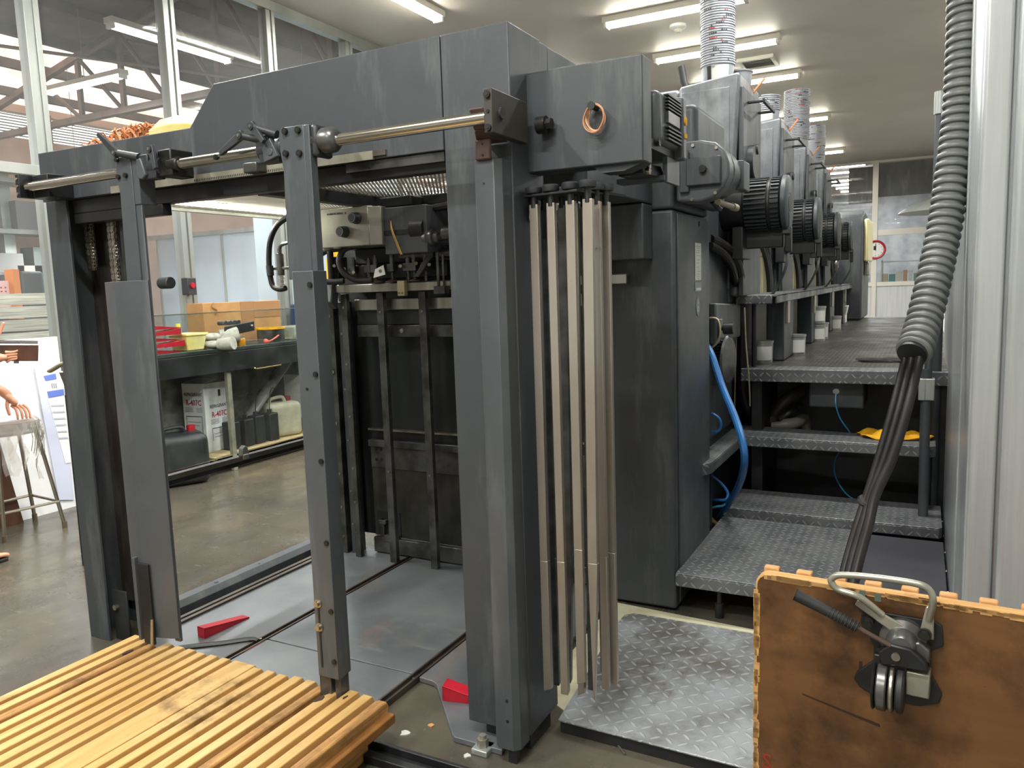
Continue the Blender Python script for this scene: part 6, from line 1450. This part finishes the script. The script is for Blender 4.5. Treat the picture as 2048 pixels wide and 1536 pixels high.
sheet4([(148, 1000), (118, 1000), (66, 722), (118, 715)], .012, mat('lilac_sheet', '#c9cfe6', .6), 'backing_sheet')
sheet4([(142, 925), (131, 927), (82, 748), (125, 742)], .016, 'board', 'printed_sheet')
sheet4([(113, 758), (91, 762), (87, 752), (111, 747)], .020, 'inkblue', 'blue_band')
sheet4([(128, 790), (97, 796), (94, 783), (127, 778)], .020, 'inkblue', 'blue_band')
for k in range(6):
    y = 812+k*13; sheet4([(128+k*1.5, y), (102+k*3.4, y+1), (101.5+k*3.4, y-2), (128+k*1.5, y-3)], .020, mat('pale_grey_print_%d' % k, '#b9bfd0', .6), 'text_line')
for k in range(3): sheet4([(106+4*k, 776), (104+4*k, 777), (102.5+4*k, 767), (104.5+4*k, 766)], .020, 'inkgrey', 'barcode')
lw = thing('brown_case', 'brown wooden panel standing behind the stool', 'panel', (-5.68, 3.1, 0))
MB().hexa([(-5.72, 2.75, 0), (-5.70, 2.75, 0), (-5.64, 3.18, 0), (-5.66, 3.18, 0), (-5.80, 2.75, .62), (-5.78, 2.75, .62), (-5.72, 3.12, .62), (-5.74, 3.12, .62)]).build('panel', mat('dark_brown_panel', '#5a3a28', .5, 0, '#452b1e', 6), lw)
ms = thing('metal_chair_back', 'beige rounded bracket edge showing left of the left gantry post', 'bracket', (-4.6, 3.2, .9))
p = at(122, 738, y=2.9)
MB().tube([at(100, 742, y=2.75), at(112, 735, y=2.75), at(124, 728, y=2.75), at(145, 722, y=2.75)], .02, n=10, flat=.6).build('edge', mat('beige_plastic', '#a39f86', .5), ms)
MB().hexa([at(118, 745, y=2.76), at(150, 745, y=2.76), at(150, 800, y=2.76), at(132, 780, y=2.76), at(118, 745, y=2.80), at(150, 745, y=2.80), at(150, 800, y=2.80), at(132, 780, y=2.80)]).build('under_plate', mat('dark_brown_plate', '#3e3129', .5), ms)
MB().cyl((at(135, 790, y=2.78).x, 2.78, 0), (at(135, 790, y=2.78).x, 2.78, at(135, 790, y=2.78).z), .015).build('stand', 'black', ms)

# ================================================================== STOOL
st = thing('stool', 'tubular metal stool with a dark red seat wrapped in torn plastic film', 'stool', (-5.46, 3.02, 0))
sc_ = Vector((-5.44, 3.03, 0)); SZ = .74
MB().lathe([(0, 0), (.175, 0), (.185, .012), (.18, .035), (.15, .042), (0, .042)], (sc_.x, sc_.y, SZ), n=32).build('seat', mat('dark_red_vinyl', '#5e1420', .3), st)
MB().lathe([(.17, -.02), (.187, -.02), (.187, .004), (.17, .004)], (sc_.x, sc_.y, SZ), n=32).build('seat_ring', 'steel', st)
feet = [(-5.293, 2.851), (-5.631, 3.254), (-5.232, 3.22), (-5.66, 2.86)]
for (fx, fy) in feet:
    dx, dy = fx-sc_.x, fy-sc_.y; k = .155/math.hypot(dx, dy)
    l = MB().tube([(fx, fy, .02), (sc_.x+dx*k*1.15, sc_.y+dy*k*1.15, SZ-.10), (sc_.x+dx*k, sc_.y+dy*k, SZ-.03), (sc_.x+dx*k*.6, sc_.y+dy*k*.6, SZ-.008)], .0125, n=10).build('leg', 'steel', st)
    MB().cyl((fx, fy, 0), (fx, fy, .045), .017).build('foot_cap', mat('brown_rubber', '#5e5344', .7), l)
rg = MB()
for (i, j) in ((0, 3), (3, 1), (1, 2), (0, 2)):
    a, b = feet[i], feet[j]; f = .80
    pa = (sc_.x+(a[0]-sc_.x)*(1-.0), sc_.y+(a[1]-sc_.y), .19); pb_ = (sc_.x+(b[0]-sc_.x), sc_.y+(b[1]-sc_.y), .19)
    k = .93; rg.cyl((sc_.x+(pa[0]-sc_.x)*k, sc_.y+(pa[1]-sc_.y)*k, .19), (sc_.x+(pb_[0]-sc_.x)*k, sc_.y+(pb_[1]-sc_.y)*k, .19), .010, n=8)
rg.build('brace', 'steel', st)
film = glass_mat('plastic_film', (.95, .94, .92, 1), .3, .12, .35, (.75, .72, .68, 1))
fl = MB(); rs = random.Random(3)
for k in range(14):
    a = rs.uniform(-2.6, 1.6); r0 = .19; x, y = sc_.x+r0*math.cos(a), sc_.y+r0*math.sin(a); L = rs.uniform(.12, .42); wd = rs.uniform(.015, .05); N = 8; A = []
    for j in range(N+1):
        z = SZ+.02-L*j/N; o = .012*math.sin(j*1.3+k); A.append([fl.v((x+o-wd*math.sin(a)*(1-.5*j/N), y+o+wd*math.cos(a)*(1-.5*j/N), z)), fl.v((x-o*.5+.012*math.sin(j+k), y+o, z+.01)), fl.v((x-o+wd*math.sin(a)*(1-.5*j/N), y+o-wd*math.cos(a)*(1-.5*j/N), z))])
    for p_, q_ in zip(A, A[1:]):
        for i in range(2): fl.f((p_[i], p_[i+1], q_[i+1], q_[i]))
fl.build('torn_film', film, st)
MB().lathe([(.188, -.05), (.193, -.01), (.187, .03), (.17, .046)], (sc_.x, sc_.y, SZ), n=40).build('film_wrap', film, st)
sd = MB()
for k in range(9):
    a = .2+.07*k; x, y = sc_.x+.19*math.cos(a), sc_.y+.19*math.sin(a)
    sd.tube([(x, y, SZ), (x+.02, y+.01*math.sin(k), SZ-.08), (x-.01+.012*k*.4, y, SZ-.17-.02*(k % 3))], .0022, n=5, smooth=3)
sd.build('strand', 'silver', st)
pp = thing('paper_sheet', 'loose white paper lying on the stool under the hand', 'paper', (-5.44, 3.02, SZ+.045))
MB().hexa([(-5.56, 2.9, SZ+.044), (-5.34, 2.88, SZ+.044), (-5.30, 3.10, SZ+.044), (-5.52, 3.14, SZ+.044), (-5.56, 2.9, SZ+.046), (-5.34, 2.88, SZ+.050), (-5.30, 3.10, SZ+.046), (-5.52, 3.14, SZ+.047)]).build('sheet', 'board', pp)

# ================================================================== PERSON (only the hands, forearm and toes reach into the frame)
pe = thing('person', 'person at the left edge, hands and toes visible, holding a brown phone case', 'person', (-5.12, 2.40, 0))
def skin_obj(name, verts, edges, radii, m, parent, root=0, sub=2):
    me = bpy.data.meshes.new(name); off = origin_of(parent)
    me.from_pydata([Vector(v)-off for v in verts], edges, []); me.update()
    o = bpy.data.objects.new(name, me); COL.objects.link(o); o.parent = parent
    me.materials.append(M[m] if isinstance(m, str) else m)
    sk = o.modifiers.new('skin', 'SKIN'); sk.use_smooth_shade = True
    if not me.skin_vertices: pass
    for i, r in enumerate(radii):
        sv_ = me.skin_vertices[0].data[i]; sv_.radius = (r, r) if isinstance(r, (int, float)) else r; sv_.use_root = (i == root)
    ss = o.modifiers.new('sub', 'SUBSURF'); ss.levels = sub; ss.render_levels = sub
    return o
bx_, by_ = -5.12, 2.34
# joints: facing roughly +y (towards the stool), a little towards -x
V = [(bx_, by_, .98), (bx_, by_, 1.14), (bx_, by_+.02, 1.34), (bx_, by_+.02, 1.45), (bx_, by_+.04, 1.53), (bx_, by_+.06, 1.62), (bx_, by_+.06, 1.73)]
E_ = [(0, 1), (1, 2), (2, 3), (3, 4), (4, 5), (5, 6)]; Rr = [(.15, .11), (.135, .10), (.16, .11), (.12, .09), (.055, .055), (.085, .095), (.07, .08)]
def add(v, par, r): V.append(v); Rr.append(r); E_.append((par, len(V)-1)); return len(V)-1
hp_r = add((bx_+.09, by_, .90), 0, .10); kn = add((bx_+.12, by_+.06, .50), hp_r, .062); an = add((bx_+.16, by_+.02, .09), kn, .04); add((bx_+.18, by_+.12, .055), an, .035); 
hp_l = add((bx_-.10, by_, .90), 0, .10); kn = add((bx_-.12, by_+.05, .50), hp_l, .062); an = add((bx_-.13, by_, .09), kn, .04); add((bx_-.13, by_+.16, .045), an, .035)
# left arm (image right? the arm resting on the stool)
sh = add((bx_-.19, by_+.02, 1.40), 3, .062); el = add((bx_-.30, by_+.20, 1.12), sh, .047); w1_ = add((-5.345, 2.92, 1.02), el, .034); w2_ = add((-5.325, 2.965, .985), w1_, .033); w5_ = add((-5.31, 3.0, .93), w2_, .034)
sh2 = add((bx_+.19, by_+.02, 1.40), 3, .062); el2 = add((bx_+.16, by_+.14, 1.13), sh2, .047); w3_ = add((-5.20, 2.80, 1.205), el2, .034); w4_ = add((-5.20, 2.88, 1.215), w3_, .034); w6_ = add((-5.19, 2.92, 1.215), w4_, .03)
skin_obj('body', V, E_, Rr, 'skin', pe)
# shirt and shorts follow the body
def shell(nm, vs, es, rs_, m): return skin_obj(nm, vs, es, rs_, m, pe)
shell('shirt', [(bx_, by_, 1.0), (bx_, by_, 1.15), (bx_, by_+.02, 1.34), (bx_, by_+.02, 1.44), (bx_-.19, by_+.03, 1.395), (bx_-.245, by_+.11, 1.26), (bx_+.19, by_+.03, 1.395), (bx_+.21, by_+.09, 1.25)], [(0, 1), (1, 2), (2, 3), (3, 4), (4, 5), (3, 6), (6, 7)], [(.17, .13), (.155, .12), (.18, .13), (.13, .10), .082, .07, .082, .07], mat('navy_shirt', '#2e3440', .9))
shell('shorts', [(bx_, by_, 1.02), (bx_, by_, .93), (bx_+.10, by_, .84), (bx_+.125, by_+.05, .56), (bx_-.11, by_, .84), (bx_-.125, by_+.045, .56)], [(0, 1), (1, 2), (2, 3), (1, 4), (4, 5)], [(.165, .125), (.16, .125), .115, .088, .115, .088], mat('brown_trousers', '#4a3a30', .9))
hr = MB().ball((bx_, by_+.045, 1.72), (.095, .11, .10), 18, 10).build('hair', mat('black_hair', '#16130f', .7), pe)
fc = MB().ball((bx_-.03, by_+.155, 1.665), (.011, .007, .007)).ball((bx_+.03, by_+.155, 1.665), (.011, .007, .007)).build('eyes', 'ink', pe)
MB().ball((bx_, by_+.162, 1.63), (.014, .02, .022)).ball((bx_, by_+.148, 1.59), (.024, .010, .006)).ball((bx_-.088, by_+.06, 1.64), (.012, .022, .032)).ball((bx_+.088, by_+.06, 1.64), (.012, .022, .032)).build('face_features', 'skin', pe)
def hand(nm, palm0, palm1, side, fingers, thumb, parent):
    """palm0 wrist end, palm1 knuckle centre, side = across-palm unit vector"""
    p0, p1, s = Vector(palm0), Vector(palm1), Vector(side).normalized(); b = MB()
    pm_ = p0.lerp(p1, .5)
    vs = [p0, p0.lerp(p1, .55), p1]; me = skin_obj(nm, vs, [(0, 1), (1, 2)], [(.036, .028), (.050, .026), (.052, .022)], 'skin', parent, 0, 2)
    f = MB()
    for k, pts in enumerate(fingers):
        f.tube([p1+s*(-.033+.022*k)]+[Vector(q) for q in pts], .0094 if k < 3 else .0082, n=10, smooth=4, rfun=lambda t, i: 1.0-.22*t)
        f.ball(Vector(pts[-1]), .0074, 8, 6)
    for pts in (thumb,):
        f.tube([Vector(q) for q in pts], .0112, n=10, smooth=4, rfun=lambda t, i: 1.12-.3*t); f.ball(Vector(pts[-1]), .0092, 8, 6)
    fo = f.build('fingers', 'skin', parent, ang=80)
    return fo
# hand on the stool: fingertips on the paper
hz = SZ+.055
h1c = Vector((-5.30, 3.03, .885))
fg = []
for k in range(4):
    o = Vector((.5, .87, 0))*(.020*k-.030); L = (.9, 1.0, .95, .8)[k]
    fg.append([h1c+o*1.1+Vector((.028*L, .010, -.022)), h1c+o*1.2+Vector((.044*L, .012, -.054)), h1c+o*1.2+Vector((.046*L, .012, -.086))])
hand('resting_hand', (-5.322, 2.962, .975), h1c, (.5, .87, 0), fg, [(-5.315, 2.985, .935), (-5.300, 2.965, .89), (-5.285, 2.965, .835)], pe)
# hand under the phone case
h2c = Vector((-5.19, 2.93, 1.215)); fg = []
for k in range(4):
    o = Vector((.0, 0, -1))*(.016*k-.026); L = (.85, 1.0, 1.0, .8)[k]
    fg.append([h2c+o+Vector((.022*L, .022*L, .004)), h2c+o+Vector((.045*L, .045*L, .006)), h2c+o+Vector((.062*L, .058*L, .012))])
hand('phone_hand', (-5.195, 2.87, 1.215), h2c, (.0, .0, -1), fg, [(-5.21, 2.89, 1.25), (-5.225, 2.90, 1.32), (-5.215, 2.93, 1.385), (-5.20, 2.945, 1.43)], pe)
# toes and slipper
sl = thing('slipper', 'dark slipper with bare toes just inside the left edge', 'slipper', (-4.93, 2.55, 0))
MB().prism([(-5.0+.0, 2.40), (-4.91, 2.40), (-4.885, 2.55), (-4.89, 2.64), (-4.93, 2.665), (-4.98, 2.64), (-5.005, 2.52)], 'z', .0, .022).build('sole', 'rubber', sl, bevel=.005)
MB().tube([(-5.0, 2.54, .025), (-4.985, 2.56, .06), (-4.94, 2.57, .068), (-4.895, 2.56, .055), (-4.887, 2.55, .025)], .012, n=8, flat=.4).build('strap', 'black', sl)
ft = MB()
for k in range(5):
    x = -4.978+.018*k+.004*(k > 2); y = 2.60+(.02, .035, .038, .036, .045)[k]; r = (.008, .009, .0095, .010, .014)[k]
    ft.tube([(x, 2.57, .045), (x, y-.02, .042), (x, y, .034)], r, n=9, smooth=3); ft.ball((x, y, .034), r*.95, 9, 6)
ft.ball((-4.94, 2.50, .05), (.045, .10, .032), 16, 8)
ft.build('toes', 'skin', pe, ang=80)
# the phone case itself
pc = thing('phone_case', 'open brown leather wallet case with a phone, held at the left edge', 'phone case', (-5.1, 2.95, 1.2))
q0, q1, q2, q3 = at(-90, 684, y=2.93), at(75, 684, y=3.0), at(76, 722, y=2.98), at(-90, 722, y=2.9)
def slab(c, th, m, nm, par):
    n_ = (c[1]-c[0]).cross(c[3]-c[0]).normalized()*th; b = MB(); b.hexa([p for p in c]+[p+n_ for p in c]); return b.build(nm, m, par, bevel=.003)
lm = mat('brown_leather', '#4e3328', .35, 0, '#3b251d', 10)
slab([at(-70, 687, y=2.92), at(76, 688, y=3.0), at(76, 683, y=3.06), at(-60, 681, y=2.99)], .006, mat('phone_black', '#15161a', .2), 'phone', pc)
slab([at(-90, 690, y=2.93), at(76, 690, y=3.0), at(75, 722, y=2.99), at(-90, 722, y=2.9)], .006, lm, 'cover_flap', pc)
slab([at(27, 722, y=2.985), at(37, 722, y=2.985), at(37, 727, y=2.985), at(27, 727, y=2.985)], .004, lm, 'clasp', pc)
